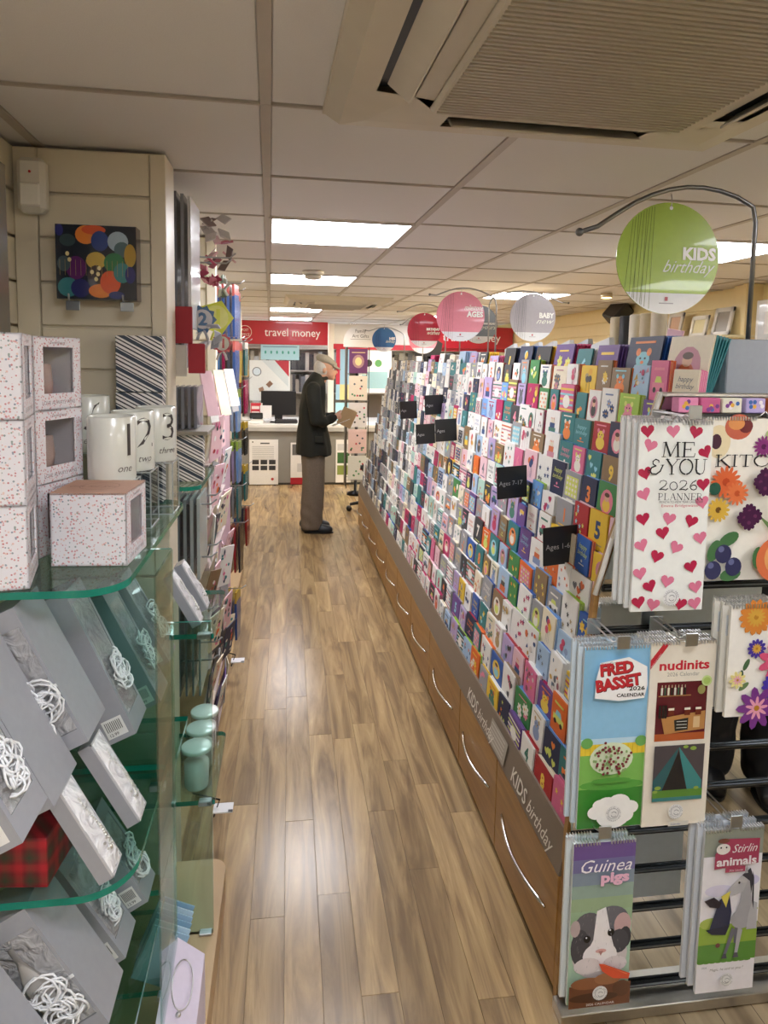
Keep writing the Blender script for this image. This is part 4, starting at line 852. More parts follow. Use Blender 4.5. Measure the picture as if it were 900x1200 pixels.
def knitcal(m, W, H):    # the knitted figures are left off
    q = cv(m, W, H); m.rect(0, W, -H, 0, 'e9e2d2'); m.poly([q(0, .91), q(0, .86), q(.28, .995), q(.18, .995)], 'c42838')
    a = q(.03, .87); m.text('FREE DELIVERY', a[0], a[1], .014*H, 'f0d0d0', width=.24*W, rot=.95)
    a = q(.13, .855); m.text('nudinits', a[0], a[1], .07*H, 'c42838', width=.78*W, bold=.03); a = q(.26, .82); m.text('2026 Calendar', a[0], a[1], .03*H, '9a9890', width=.5*W)
    m.rect(*[q(.12, 0)[0], q(.9, 0)[0]], q(0, .47)[1], q(0, .79)[1], '5c1822'); m.rect(q(.12, 0)[0], q(.9, 0)[0], q(0, .47)[1], q(0, .51)[1], 'b0582c')
    for i in range(8): x = .18+.05*i; m.rect(q(x, 0)[0], q(x+.03, 0)[0], q(0, .72)[1], q(0, .76)[1], ['d8d4c8', '3a5040', 'e0d8c0', '282020'][i % 4]); m.rect(q(x+.01, 0)[0], q(x+.02, 0)[0], q(0, .76)[1], q(0, .775)[1], 'c8b898')
    m.rect(q(.14, 0)[0], q(.64, 0)[0], q(0, .715)[1], q(0, .72)[1], 'a87848'); p = q(.8, .745); m.ell(p[0], p[1], .06*W, .025*H, '9a9458')
    m.poly([q(.2, .6), q(.88, .63), q(.88, .53), q(.26, .51)], 'b8844c'); m.poly([q(.4, .585), q(.62, .595), q(.62, .53), q(.42, .525)], '242422'); m.rect(q(.7, 0)[0], q(.8, 0)[0], q(0, .54)[1], q(0, .6)[1], 'd8b888')
    for i in range(3): a = q(.44, .575-.017*i); m.rect(a[0], a[0]+.16*W, a[1], a[1]+.0014, 'c8c8c0')
    for x in (.3, .55, .72): m.rect(q(x, 0)[0], q(x+.09, 0)[0], q(0, .61)[1], q(0, .645)[1], '6a2a1a'); m.rect(q(x, 0)[0], q(x+.09, 0)[0], q(0, .64)[1], q(0, .652)[1], 'ece4d0')
    for x in (.15, .2, .24): m.rect(q(x, 0)[0], q(x+.035, 0)[0], q(0, .6)[1], q(0, .67)[1], '201818')
    m.rect(q(.12, 0)[0], q(.9, 0)[0], q(0, .145)[1], q(0, .45)[1], '4a4448'); m.poly([q(.5, .44), q(.88, .25), q(.88, .2), q(.62, .2)], '3a8484'); m.poly([q(.5, .44), q(.12, .26), q(.12, .2), q(.3, .2)], '2a5c60'); m.poly([q(.5, .42), q(.66, .2), q(.26, .2)], '18181c')
    m.rect(q(.12, 0)[0], q(.9, 0)[0], q(0, .145)[1], q(0, .205)[1], '5a8a34'); m.rect(q(.12, 0)[0], q(.9, 0)[0], q(0, .145)[1], q(0, .165)[1], '3a7c7c')
    for x, z, r_ in ((.2, .22, .05), (.16, .2, .04), (.8, .21, .04), (.72, .43, .05), (.6, .44, .04)): p = q(x, z); m.ell(p[0], p[1], r_*W, r_*W*.6, '8aa848')
    p = q(.86, .795); m.ell(p[0], p[1], .08*W, .08*W, 'c4d890', n=18); m.ell(p[0], p[1], .055*W, .055*W, 'a8c468', n=16)
    roundel(m, q, .5, .085, .115*W, W); m.rect(q(.38, 0)[0], q(.7, 0)[0], q(0, .01)[1], q(0, .035)[1], 'd0cec4'); a = q(.42, .016); m.text('Calendar', a[0], a[1], .015*H, '3a5a9a')
def guinea(m, W, H):
    q = cv(m, W, H)
    bands = [(0, 'a8c8b0'), (.5, '9ab894'), (.58, '98b08c'), (.66, '90a89c'), (.74, '8090a0'), (.82, '74709c'), (.9, '6c5490')]
    for i, (z, c_) in enumerate(bands): m.rect(0, W, q(0, z)[1], q(0, bands[i+1][0] if i < 6 else 1)[1], c_)
    def e(x, z, rx, rz, c, **a):
        p = q(x, z); rx *= W; rz *= W
        if 'rot' not in a or True: p = (min(max(p[0], rx), W-rx), p[1])
        m.ell(p[0], p[1], rx, rz, c, **a)
    e(.5, .3, .45, .4, 'cfc8c8', n=26); e(.3, .46, .26, .3, '5c5c64', n=20); e(.66, .52, .28, .22, '6a6a72', n=20); e(.85, .48, .14, .2, 'c8a8a8', n=16); e(.9, .4, .1, .18, '3a3a40', n=14)
    e(.17, .36, .15, .3, '45454c', n=18); e(.08, .48, .08, .14, 'b8a8a8', n=12); e(.8, .38, .16, .2, '45454c', n=16)
    m.poly([q(.42, .58), q(.56, .6), q(.68, .4), q(.8, .25), q(.6, .2), q(.3, .2), q(.22, .28), q(.38, .4)], 'efecee')
    e(.5, .3, .28, .22, 'eeebee', n=22); e(.3, .24, .22, .14, 'dcd4d6', n=18); e(.75, .24, .2, .13, 'dcd4d6', n=18)
    e(.28, .41, .055, .06, '101014', n=14); e(.265, .42, .015, .015, 'e8e8f0', n=8); e(.66, .44, .055, .065, '101014', n=14); e(.645, .455, .015, .015, 'e8e8f0', n=8)
    e(.51, .33, .09, .035, 'd8a8a4', n=12); m.poly([q(.47, .33), q(.55, .33), q(.51, .3)], 'b07c78')
    rr = random.Random(9)
    for i in range(60):
        x, z = rr.uniform(.1, .9), rr.uniform(.2, .62); p = q(x, z); d = (x-.5)*.06*W; L_ = .02*H; m.poly([(p[0], p[1]), (p[0]+.0009, p[1]), (p[0]+d+.0004, p[1]-L_)], 'b8b4b8' if .35 < x < .65 else '8a888e')
    m.rect(0, W, -H, q(0, .14)[1], '6a4028'); e(.3, .15, .28, .1, '8a5838', n=18); e(.62, .17, .22, .1, '9a6844', n=16); e(.85, .1, .15, .14, '5c3822', n=14); e(.4, .06, .4, .08, '4a2c1c', n=18)
    m.poly([q(.46, .27), q(.54, .265), q(.98, .19), q(.96, .155), q(.7, .17), q(.52, .22)], 'd8502c'); m.poly([q(.5, .265), q(.96, .185), q(.9, .19), q(.54, .262)], 'ee7a50')
    a = q(.05, .84); m.text('Guinea', a[0], a[1], .11*H, 'f4f0f6', width=.86*W, shear=.35, bold=-.002); a = q(.42, .775); m.text('pigs', a[0], a[1], .085*H, 'e8b8d0', width=.46*W, bold=.045)
    roundel(m, q, .5, .085, .12*W, W); a = q(.5, .02); m.text('2026 CALENDAR', a[0], a[1], .02*H, 'e8e0d8', al='c', width=.46*W)
def horse(m, W, H):
    q = cv(m, W, H); m.rect(0, W, -H, 0, 'ebe9ee'); m.rect(0, W, q(0, .84)[1], 0, '93998c'); m.rect(0, W, q(0, .19)[1], q(0, .42)[1], '8fb040'); m.rect(0, W, q(0, .19)[1], q(0, .3)[1], '5c9038')
    def e(x, z, rx, rz, c, **a): p = q(x, z); rx *= W; rz *= W; m.ell(min(max(p[0], rx), W-rx), p[1], rx, rz, c, **a)
    e(.2, .43, .2, .1, 'a8bc58', n=16); e(.85, .5, .14, .06, 'a4b860'); e(.3, .63, .25, .1, 'd8d4e8'); e(.8, .68, .18, .1, 'cfcbe6')
    for i in range(9): e(.06+.1*i, .19, .06, .02, '5c9038')
    G, D = 'a8a8ac', '6c6c74'
    m.poly([q(.6, .3), q(.64, .3), q(.66, .4), q(.6, .4)], D); m.poly([q(.42, .22), q(.47, .22), q(.62, .38), q(.55, .4)], D); m.poly([q(.62, .22), q(.67, .22), q(.74, .38), q(.66, .4)], G); m.poly([q(.6, .21), q(.7, .21), q(.68, .24), q(.62, .24)], '505058'); m.poly([q(.4, .21), q(.5, .21), q(.48, .24), q(.43, .24)], '505058')
    e(.72, .45, .2, .17, G, n=20); m.poly([q(.84, .56), q(.96, .54), q(.98, .38), q(.8, .38)], 'b8b8bc'); m.poly([q(.56, .46), q(.66, .56), q(.68, .7), q(.8, .72), q(.86, .54), q(.8, .44)], G)
    m.poly([q(.4, .6), q(.42, .63), q(.6, .7), q(.7, .73), q(.78, .7), q(.7, .62), q(.56, .6)], 'b4b4b8'); m.poly([q(.66, .72), q(.8, .76), q(.86, .7), q(.84, .6), q(.8, .68)], '3c3c44'); m.poly([q(.7, .73), q(.73, .78), q(.76, .73)], G); e(.62, .675, .018, .022, '141418')
    m.poly([q(.84, .74), q(.87, .7), q(.9, .5), q(.86, .56)], '3c3c44')
    m.poly([q(.3, .58), q(.46, .62), q(.52, .5), q(.5, .42), q(.14, .38), q(.22, .48)], '262c48'); m.poly([q(.32, .6), q(.48, .63), q(.42, .53)], 'd8cc58'); m.poly([q(.04, .58), q(.2, .6), q(.34, .56), q(.3, .53), q(.14, .54)], '2a2028'); m.poly([q(.1, .4), q(.5, .42), q(.44, .36), q(.2, .37)], '1c2038'); e(.32, .3, .04, .04, '6a3a34')
    m.poly([q(.17, .76), q(.17, .86), q(.34, .95), q(.92, .94), q(.92, .79), q(.17, .77)], 'a8405c'); m.rect(q(.36, 0)[0], q(.7, 0)[0], q(0, .745)[1], q(0, .78)[1], 'a8405c')
    e(.3, .89, .12, .09, 'e4e0da', n=16); e(.3, .94, .1, .04, '7a4838'); e(.26, .9, .015, .015, '181818'); e(.35, .9, .015, .015, '181818')
    a = q(.44, .865); m.text('Stirlin', a[0], a[1], .07*H, 'f0e4e8', width=.44*W, shear=.4); a = q(.2, .79); m.text('animals', a[0], a[1], .07*H, 'f0e4e8', width=.68*W, bold=.03); a = q(.42, .752); m.text('2026 Calendar', a[0], a[1], .018*H, 'f0d8e0', width=.24*W)
    a = q(.2, .145); m.text('Magic, he said to you ?', a[0], a[1], .022*H, '7a7a70', width=.58*W, shear=.2); a = q(.06, .165); m.text('2026', a[0], a[1], .016*H, '7a8a9a')
    roundel(m, q, .5, .085, .11*W, W)
calendar('white planner calendar covered in red and pink hearts', .757, 1.385, 1.525, .172, .424, planner, 3, -.004, 'e9ebe8')
calendar('cream kitchen calendar with fruit and flowers on its cover', .952, 1.45, 1.53, .3, .385, kitchen, 1, -.006, 'f0ebdd')
calendar('white calendar with purple and orange meadow flowers, hanging at the right edge', .985, 1.36, 1.115, .3, .26, meadow, 2, -.007, 'eceae0')
calendar('blue and green calendar with a red title and a rose bush', .655, 1.385, 1.022, .158, .43, dogcal, 2, -.006, 'd8e6ee')
calendar('cream calendar with a red title and two framed pictures', .81, 1.38, 1.028, .158, .44, knitcal, 2, -.006, 'ece6d8')
calendar('guinea pig calendar with a white and grey animal and carrot', .637, 1.355, .58, .148, .395, guinea, 1, -.009, 'dfe8ea')
calendar('grey horse calendar with a pink animals title', .955, 1.355, .585, .148, .41, horse, 2, -.006, 'dde3ea')
for lab, x, z in (('wire hook above the blue and green calendar', .725, 1.058), ('wire hook above the cream two picture calendar', .885, 1.058), ('wire hook above the guinea pig calendar', .705, .618), ('wire hook above the horse calendar', 1.025, .618), ('wire hook above the heart planner', .86, 1.562)):
    t = hook(x, 1.5, z-.02, .15); t['label'] = lab; t['group'] = 'wire hooks on the mirrored rack'
# small boxed goods on the ledge of the rack
for i, (x, c_) in enumerate(((.89, 'e58fb4'), (.945, 'c95c8c'), (1.0, 'e4e0cc'), (1.06, 'b8a8d8'), (1.12, 'c8703c'), (1.18, 'e8d8b0'), (1.24, 'cc5c7c'))):
    m = MB().bbox(0, .05, 0, .03, 0, .035, .002, c_); m.lay(0)
    for j in range(6): m.ell(random.uniform(.008, .042), random.uniform(.006, .028), .005, .005, random.choice(['f4ecf0', '7a3a8a', 'e8b040', '3a6ab0']))
    o = m.build('gift_box', PAPER); o.location = (x, 1.462, 1.5415); tag(o, 'tiny patterned box on top of the rack, %s from the left' % ORD1[i], 'box', 'tiny boxes on top of the mirrored rack')
# ================================================================ HANGING DISC SIGNS
def disc(label, xp, y, zp, xd, zd, r, colr, w1, w2, tip, side=-1, name='sign'):
    """pole foot on the display centre, arm curving over to the disc"""
    t = thing('hanging_sign', label, 'sign', (xp, y, 1.5), group='round signs above the card display')
    zt = zp-1.5
    P = [(0, 0, 0), (-.002, 0, zt-.04), (side*.012, 0, zt)]
    n = 10; xe, ze = tip[0]-xp, tip[1]-1.5; xa = xd-xp
    for i in range(1, n+1):
        u = i/n; x_ = side*.012+(xe-side*.012)*u; lift = .055*sin(pi*min(1, u*1.15))**.8 if u < .87 else .055*sin(pi*min(1, u*1.15))**.8 if u*1.15 < 1 else 0
        P.append((x_, 0, zt+(ze-zt)*u*u+lift))
    MB().tube(P, .0062 if y < 2 else .0045, '77787a' if y < 2 else 'a0a2a4', 8).ball((xe, 0, ze), .011 if y < 2 else .007, '77787a').build('arm', METAL, t)
    m = MB(); ring = [(xa+r*cos(a), (zd-1.5)+r*sin(a)) for a in (2*pi*i/48 for i in range(48))]
    m.prism(ring, -.002, .001, colr); m.lay(-.002); zc = zd-1.5
    m.k += 1
    ang = math.asin(.62)
    m.poly([(xa+r*.997*cos(a), zc+r*.997*sin(a)) for a in (pi+ang+(pi-2*ang)*i/20 for i in range(21))], 'dcdfe2')
    for j in range(9):
        x1 = -.72+.05*j; x2 = x1-.1+.04*(j % 3); dk = ''.join('%02x' % int(int(colr[i:i+2], 16)*.62) for i in (0, 2, 4))
        z1 = math.sqrt(max(.01, 1-x1*x1))*.97; z2 = -math.sqrt(max(.01, 1-x2*x2))*.97
        m.poly([(xa+r*x2, zc+r*z2), (xa+r*x2+.0012, zc+r*z2), (xa+r*x1+.0012, zc+r*z1), (xa+r*x1, zc+r*z1)], dk)
    m.text(w1, xa+.93*r, zc+.0*r, min(.3*r, 1.5*r/len(w1)), 'f2f3ee', al='r', bold=.045, width=min(.8*r, .165*r*len(w1)))
    m.text(w2, xa+.93*r, zc+(-.24*r if w1 != 'AGES' else .26*r), .32*r, 'e6eadc', al='r', shear=.5, width=1.05*r if w1 == 'KIDS' else .8*r)
    m.rect(xa-.03*r, xa+.03*r, zc-.76*r, zc-.69*r, 'b04050'); m.text('cardfactory' if 0 else 'paperhouse', xa, zc-.82*r, .08*r, '8a8a90', al='c') if False else m.rect(xa-.14*r, xa+.14*r, zc-.815*r, zc-.795*r, '9a9aa0')
    m.ell(xa, zc+.9*r, .035*r, .035*r, 'f4f4f4', 10)
    m.build('disc', GLOSSY, t)
    MB().tube([(xa, 0, zc+r+.022), (xa+.003, 0, zc+r+.005), (xa, -.003, zc+r*.9)], .0015, 'c0c0c0', 5).build('hanger', METAL, t)
    return t
disc('large lime green hanging disc reading KIDS birthday, nearest the camera', 1.225, 1.7, 2.07, .98, 1.927, .143, '9cb944', 'KIDS', 'birthday', (.735, 1.985))
disc('pink hanging disc reading AGES on a curved arm', 1.2, 3.9, 2.015, .985, 1.91, .143, 'd98292', 'AGES', 'milestone', (.80, 2.03))
disc('silver grey hanging disc reading BABY', 1.2, 4.05, 2.03, 1.475, 1.925, .145, 'a9a5ac', 'BABY', 'new', (1.7, 2.02), 1)
disc('dark red hanging disc reading BIRTHDAY', 1.2, 5.2, 2.03, 1.03, 1.885, .132, 'a32038', 'BIRTHDAY', 'wishes', (.82, 2.02))
disc('slate grey hanging disc behind the pink one, reading ANNIVERSARY', 1.2, 4.75, 2.03, 1.335, 1.915, .135, '6a747e', 'ANNIVERSARY', 'yours', (1.05, 2.03))
disc('lower pink disc partly hidden below the dark red one', 1.2, 6.1, 1.98, 1.2, 1.845, .13, 'd98292', 'LOVE', 'always', (.99, 1.97))
disc('small blue hanging disc at the far end of the display', 1.1, 6.5, 1.9, .9, 1.845, .115, '35699c', 'HIS', 'birthday', (.72, 1.93))
o = MB().prism([(0, 0), (.28, 0), (.3, .14), (.14, .24), (.02, .18)], 0, .02, '17181b').build('black_board', PLASTIC); o.location = (1.33, 7.2, 1.7); tag(o, 'black panel standing behind the dark red hanging disc', 'panel')
m = MB().box(0, .02, 0, .02, 0, 1.72, '333333'); o = m.build('board_post', METAL); o.location = (1.46, 7.22, 0); tag(o, 'thin dark post carrying the black panel', 'post')
# ================================================================ LEFT: glass display unit
def rrect(x0, x1, y0, y1, r1=.0, r2=.0):     # rounded at (x1,y0) and (x1,y1)
    P = [(x0, y0)]
    P += [(x1-r1+r1*cos(a), y0+r1+r1*sin(a)) for a in (-pi/2+pi/2*i/10 for i in range(11))] if r1 else [(x1, y0)]
    P += [(x1-r2+r2*cos(a), y1-r2+r2*sin(a)) for a in (pi/2*i/10 for i in range(11))] if r2 else [(x1, y1)]
    return P+[(x0, y1)]
gu = thing('glass_display', 'green edged glass shelf unit full of gift boxes at the left of the aisle', 'display unit', (-.7, 1.2, 0))
def up_(mb, name, mat, **k): o = mb.build(name, mat, gu, **k); o.matrix_parent_inverse = Matrix.Translation((.7, -1.2, 0)); return o
for pts, z in ((rrect(-.71, -.283, 1.19, 1.955, .075, .07), 1.25), (rrect(-.71, -.262, 1.115, 1.487, .09, .02), .75), (rrect(-.71, -.27, 1.03, 1.487, .08, .02), .45), (rrect(-.71, -.255, 1.5, 1.742, 0, 0), .722), (rrect(-.71, -.255, 1.5, 1.742, 0, 0), .19), (rrect(-.71, -.19, 1.76, 2.1, 0, .02), .934), (rrect(-.71, -.19, 1.76, 2.1, 0, .02), .475), (rrect(-.71, -.27, 2.14, 2.6, .05, .05), 1.25)):
    up_(MB().slab(pts, z-.013, z, mi=0, emi=1), 'glass_shelf', [GLASS, GEDGE])
for y, x1, z1 in ((1.49, -.25, 1.236), (1.75, -.195, .97)):
    up_(MB().prism([(-.71, .1), (x1, .1), (x1, z1), (-.71, z1)], y, y+.008, mi=0, emi=1), 'glass_upright', [GLASS, GEDGE])
up_(MB().prism([(-.25, .1), (-.246, .1), (-.246, 1.236), (-.25, 1.236)], 1.3, 1.49, mi=0, emi=0), 'glass_upright', [GLASS, GEDGE])
for x, y, z in ((-.21, 1.76, .105), (-.28, 1.5, .7), (-.27, 1.5, .19), (-.21, 1.77, .475), (-.21, 1.77, .934)): up_(MB().bbox(x-.022, x+.012, y-.02, y, z-.012, z+.002, .002, 'c8ccd0'), 'metal_clip', METAL)
up_(MB().slab(rrect(-.71, -.184, .8, 2.03, 0, .045), 0, .1), 'base_board', MDF)
for x in (-.69,): 
    for y in (1.2, 1.5, 1.95): up_(MB().box(x-.01, x+.01, y-.01, y+.01, .1, 1.236, 'b8bcc0'), 'support_post', METAL)
# ---- floral gift boxes
def cube_box(label, x, y, z, s, rz, win=('x',), top=None, zs=1.0):
    """x, y = near right corner of the box; rz turns it about that corner"""
    t = thing('floral_gift_box', label, 'gift box', (x, y, z), rz, 'flower patterned window boxes on the top glass shelf')
    h = s*zs; wv = .26*s; wb = .2*h
    m = MB().box(-s, 0, 0, .003, 0, h).box(-s, 0, s-.003, s, 0, h).box(-s, 0, 0, s, 0, .003).box(-s, -s+.003, 0, s, 0, h)
    # side facing +X with a cut out window
    m.box(-.003, 0, 0, .2*s, 0, h).box(-.003, 0, .84*s, s, 0, h).box(-.003, 0, .2*s, .84*s, 0, .22*h).box(-.003, 0, .2*s, .84*s, .86*h, h)
    if not top: m.box(-s, 0, 0, s, h-.003, h)
    m.build('carton', FLORAL, t)
    if top:
        m = MB(); m.T = Matrix.Translation((-s, s, h)) @ Matrix.Rotation(-pi/2, 4, 'X'); m.box(0, s, 0, .003, 0, s, 'b98f7a') if False else None; m.T = Matrix()
        m.box(-s, 0, 0, s, h-.003, h+.001, 'c49a84'); m.T = Matrix.Translation((-s/2, .5*s, h+.001)) @ Matrix.Rotation(-pi/2, 4, 'X'); m.lay(0)
        m.text('Gift for you', -.01, -.01, .02, '9a7462', al='c', shear=.3); m.arcband(0, 0, .036, .038, 0, 2*pi, 'a8826e', 20); m.build('lid', PAPER, t)
    m = MB().box(-s+.01, -.006, .01, s-.01, .004, .02, 'e0c0b4').box(-s+.006, -s+.01, .01, s-.01, .01, h-.01, 'f6f4f8').box(-s+.01, -.006, s-.01, s-.006, .01, h-.01, 'f4f2f6'); m.build('inner_tray', PAPER, t)
    m = MB().lathe([(.012, .02), (.026, .025), (.03, .05), (.026, .09)], -.04, s*.42, 16, 'e6c6bc'); m.tube([(-.03, .24*s, .05), (-.026, .2*s, .08), (-.03, .24*s, .11)], .006, 'd8a898', 6); m.build('cup', CERAMIC, t)
    MB().box(-.0042, -.0036, .2*s, .84*s, .22*h, .86*h).build('window_film', FILM, t)
    m = MB(); m.T = Matrix.Rotation(pi/2, 4, 'Z'); m.lay(0); m.T = Matrix.Rotation(pi/2, 4, 'Z'); m.text('LOVE ALWAYS WINS', s*.5, .07*h, .011, '8a7c84', al='c', width=.7*s); m.build('lettering', PAPER, t); m = MB(); m.T = Matrix.Rotation(pi/2, 4, 'Z'); m.lay(0); m.text('Sweetheart', s*.5, .9*h, .01, '9a8c90', al='c', shear=.3); m.build('lettering', PAPER, t)
    return t
s_ = .144; Z1 = 1.251
for k in range(3): cube_box('floral box in the near left stack at the picture edge, %s' % ['bottom one', 'middle one', 'top one'][k], -.436, 1.205, Z1+k*s_*1.005, s_, R(13.5))
for k in range(3): cube_box('floral box with its window showing, %s of the second stack' % ['lowest', 'middle one', 'topmost'][k], -.482, 1.385, Z1+k*s_*1.005, s_, R(-19))
cube_box('single floral box with a kraft lid in front of the white mugs', -.303, 1.325, Z1, s_*.97, R(-3), top=True)
# ---- numbered white pots on acrylic blocks
def pot(label, x, y, z, num, word, r=.049, h=.138):
    t = thing('numbered_pot', label, 'pot', (x, y, z), 0.3 if num == '7' else .78)
    MB().lathe([(r*.96, 0), (r, .004), (r, h-.003), (r-.002, h), (r-.005, h-.002), (r-.006, .01), (.001, .01)], n=32, col='e4e6dc', cap=False).lathe([(.001, .001), (r*.96, 0)], n=32, col='e4e6dc', cap=False).build('body', CERAMIC, t)
    m = MB()
    def wrap(txt, size, zb, shear, col, bold):
        vs, fs, wd = glyphs(txt, shear, bold); P = []
        for a, b_ in vs:
            th = -pi/2+(a-wd/2)*size/r; P.append(((r+.0006)*cos(th), (r+.0006)*sin(th), zb+b_*size))
        m.add(P, fs, col)
    wrap(num, .1, .055, 0, '4a4642', -.006); wrap(word, .022, .022, .3, '6a6660', 0); m.build('number_print', PAPER, t)
    return t
def riser(label, x, y, w_=.095, h=.133, z=Z1):
    o = MB().box(-w_/2, w_/2, -w_/2, w_/2, 0, h).build('acrylic_block', ACRYL); o.location = (x, y, z)
    m = MB()
    for a in (-1, 1):
        for b_ in (-1, 1): m.box(a*w_/2-.0012, a*w_/2+.0012, b_*w_/2-.0012, b_*w_/2+.0012, 0, h, 'dfe6e8')
    for zz in (.0012, h-.0012):
        for a in (-1, 1): m.box(-w_/2, w_/2, a*w_/2-.0015, a*w_/2+.0015, zz-.0012, zz+.0012, 'e8eef0').box(a*w_/2-.0015, a*w_/2+.0015, -w_/2, w_/2, zz-.0012, zz+.0012, 'e8eef0')
    q = m.build('polished_edge', METAL, o); return tag(o, label, 'display block', 'clear blocks under the numbered pots')
for n_, w_, x, y in (('1', 'one', -.374, 1.515), ('2', 'two', -.362, 1.66), ('3', 'three', -.336, 1.805)):
    riser('clear acrylic block holding the white pot numbered %s' % w_, x, y); pot('white pot with a large number %s' % w_, x, y, Z1+.134, n_, w_)
riser('clear acrylic block holding the white pot numbered seven', -.495, 1.79, h=.16); pot('white pot numbered seven at the back by the floral boxes', -.495, 1.79, Z1+.161, '7', 'seven')
for k in range(3):
    o = MB().bbox(-.06, .06, 0, .055, .001, .15, .002).build('striped_box', STRIPE); o.location = (-.398+.002*k, 1.895, Z1+k*.151); tag(o, 'black and white striped box, %s of three against the column' % ['lowest', 'middle', 'topmost'][k], 'gift box', 'striped boxes against the column')
o = MB().bbox(-.07, .045, 0, .05, .001, .155, .002).build('striped_bag', STRIPE); o.location = (-.315, 2.22, Z1); tag(o, 'striped gift bag on the glass shelf beyond the column', 'gift bag')
# ---- grey presentation boxes leaning on the lower shelves
GREY = 'a2a4aa'
def curls(m, cx, cz, r, n, y=-.006, seed=1):
    rr = random.Random(seed)
    for _ in range(n):
        a0 = rr.uniform(0, 6.28); ox, oz = cx+rr.uniform(-r, r)*.5, cz+rr.uniform(-r, r); q = r*rr.uniform(.35, .8); P = []
        for i in range(12): a = a0+i*.62; P.append((ox+q*cos(a), y-.012*abs(sin(i*.5)), oz+q*sin(a)*.8+i*.001))
        m.tube(P, .0021, 'eef0f2', 4)
def lean_box(label, kind, y0, dy, TR, BR, t_, seed=1, grp='grey presentation boxes leaning on the glass shelves'):
    a = Vector((TR[0]-BR[0], TR[1]-BR[1])); L_ = a.length; a /= L_; n_ = Vector((-a.y, a.x))
    if n_.y > 0: n_ = -n_
    o_ = Vector(BR)+n_*t_; th = math.atan2(a.x, a.y)
    t = thing('presentation_box', label, 'gift box', (o_.x, y0, o_.y), group=grp, rot=(0, th, 0))
    W = t_
    if kind == 'front':       # window in the face towards the camera
        m = MB().box(0, W, .003, dy, 0, L_, GREY); b_ = .004
        m.box(0, b_, -.002, .003, 0, L_, GREY).box(W-b_*1.6, W, -.002, .003, 0, L_, GREY).box(b_, W-b_*1.6, -.002, .003, 0, .03, GREY).box(b_, W-b_*1.6, -.002, .003, L_-.035, L_, GREY)
        m.build('carton', GLOSSY, t)
        MB().box(b_, W-b_*1.6, .0, .0028, .03, L_-.035).build('satin_lining', SATIN, t)
        m = MB().lathe([(.006, 0), (.02, .02), (.022, .07), (.006, .12), (.005, .15)], 0, 0, 14, 'b8b4ae'); q = m.build('glass_gift', CERAMIC, t); q.location = (W*.42, -.001, L_-.2); q.scale = (1, .35, 1)
        m = MB(); m.box(-.0005, W+.0005, -.003, -.002, L_*.42, L_*.42+.006, 'f0f2f4'); curls(m, W*.6, L_*.33, .04, 16, -.006, seed); m.build('ribbon', PAPER, t)
        MB().box(b_, W-b_*1.6, -.0035, -.003, .03, L_-.035).build('window_film', FILM, t)
    elif kind == 'side':      # plain face with a price label, window on the upper right side
        m = MB().box(0, W-.003, 0, dy, 0, L_, GREY).box(W-.003, W, 0, .01, 0, L_, GREY).box(W-.003, W, dy-.01, dy, 0, L_, GREY).box(W-.003, W, .01, dy-.01, 0, .04, GREY).box(W-.003, W, .01, dy-.01, L_-.03, L_, GREY)
        m.build('carton', GLOSSY, t)
        MB().box(W-.003, W-.001, .01, dy-.01, .04, L_-.03).build('satin_lining', SATIN, t)
        m = MB(); m.T = Matrix.Translation((W+.004, dy/2, 0)) @ Matrix.Rotation(pi/2, 4, 'Z'); curls(m, 0, L_*.38, .034, 13, 0, seed); m.T = Matrix(); m.build('ribbon', PAPER, t)
        m = MB(); m.lay(0); m.rect(W*.3, W*.85, .01, .05, 'e9e9e6')
        for i in range(9): m.rect(W*.36+i*W*.05, W*.36+i*W*.05+.0013, .024, .045, '222222')
        m.text('12.99', W*.36, .014, .009, '222222'); m.build('price_label', PAPER, t)
        MB().box(W-.0005, W+.0005, .01, dy-.01, .04, L_-.03).build('window_film', FILM, t)
    else:                      # open tray with satin and a bracelet
        m = MB().box(0, W-.004, 0, dy, 0, L_, GREY).box(W-.004, W-.001, 0, .003, 0, L_, 'c8c8cc').box(W-.004, W-.001, dy-.003, dy, 0, L_, 'c8c8cc').box(W-.004, W-.001, 0, dy, 0, .003, 'c8c8cc').box(W-.004, W-.001, 0, dy, L_-.003, L_, 'c8c8cc')
        m.build('tray', GLOSSY, t)
        vs = []; fs = []; nu, nv = 7, 15; rr = random.Random(seed)
        for i in range(nu):
            for j in range(nv):
                u, v = i/(nu-1), j/(nv-1); e = min(u, 1-u, v*2, (1-v)*2)
                vs.append((W-.004+.008*min(1, e*4)+.003*rr.random(), .002+u*(dy-.004)+.002*sin(v*19), .002+v*(L_-.004)+.002*sin(u*17)))
        for i in range(nu-1):
            for j in range(nv-1): fs.append((i*nv+j, (i+1)*nv+j, (i+1)*nv+j+1, i*nv+j+1))
        m = MB(); m.smooth = True; m.add(vs, fs, 'eeeeee'); m.build('satin_lining', SATIN, t)
        m = MB()
        for i in range(22):
            u = i/21; m.ball((W+.006, dy*.5+.006*sin(u*5), L_*(.22+.6*u)), .0022+.0016*(i < 9), 'e6e6e2', 6)
            if i < 8: m.ball((W+.006, dy*.5+.012*sin(i*2.1), L_*(.2+.02*i)), .0026, 'd8d8d4', 6)
        m.build('bracelet', METAL, t)
    return t
lean_box('large grey window box at the upper left, white curled ribbon on it', 'front', 1.2, .11, (-.462, 1.221), (-.345, .975), .105, 3)
lean_box('grey window box with shredded white ribbon, just right of the picture edge', 'front', 1.075, .115, (-.481, 1.181), (-.363, .94), .105, 5)
lean_box('nearest grey box with a white barcode price label', 'side', .955, .1, (-.475, 1.19), (-.366, .968), .09, 7)
lean_box('plain sided grey box with a barcode label behind green glass', 'side', 1.36, .1, (-.43, 1.19), (-.3, .895), .075, 9)
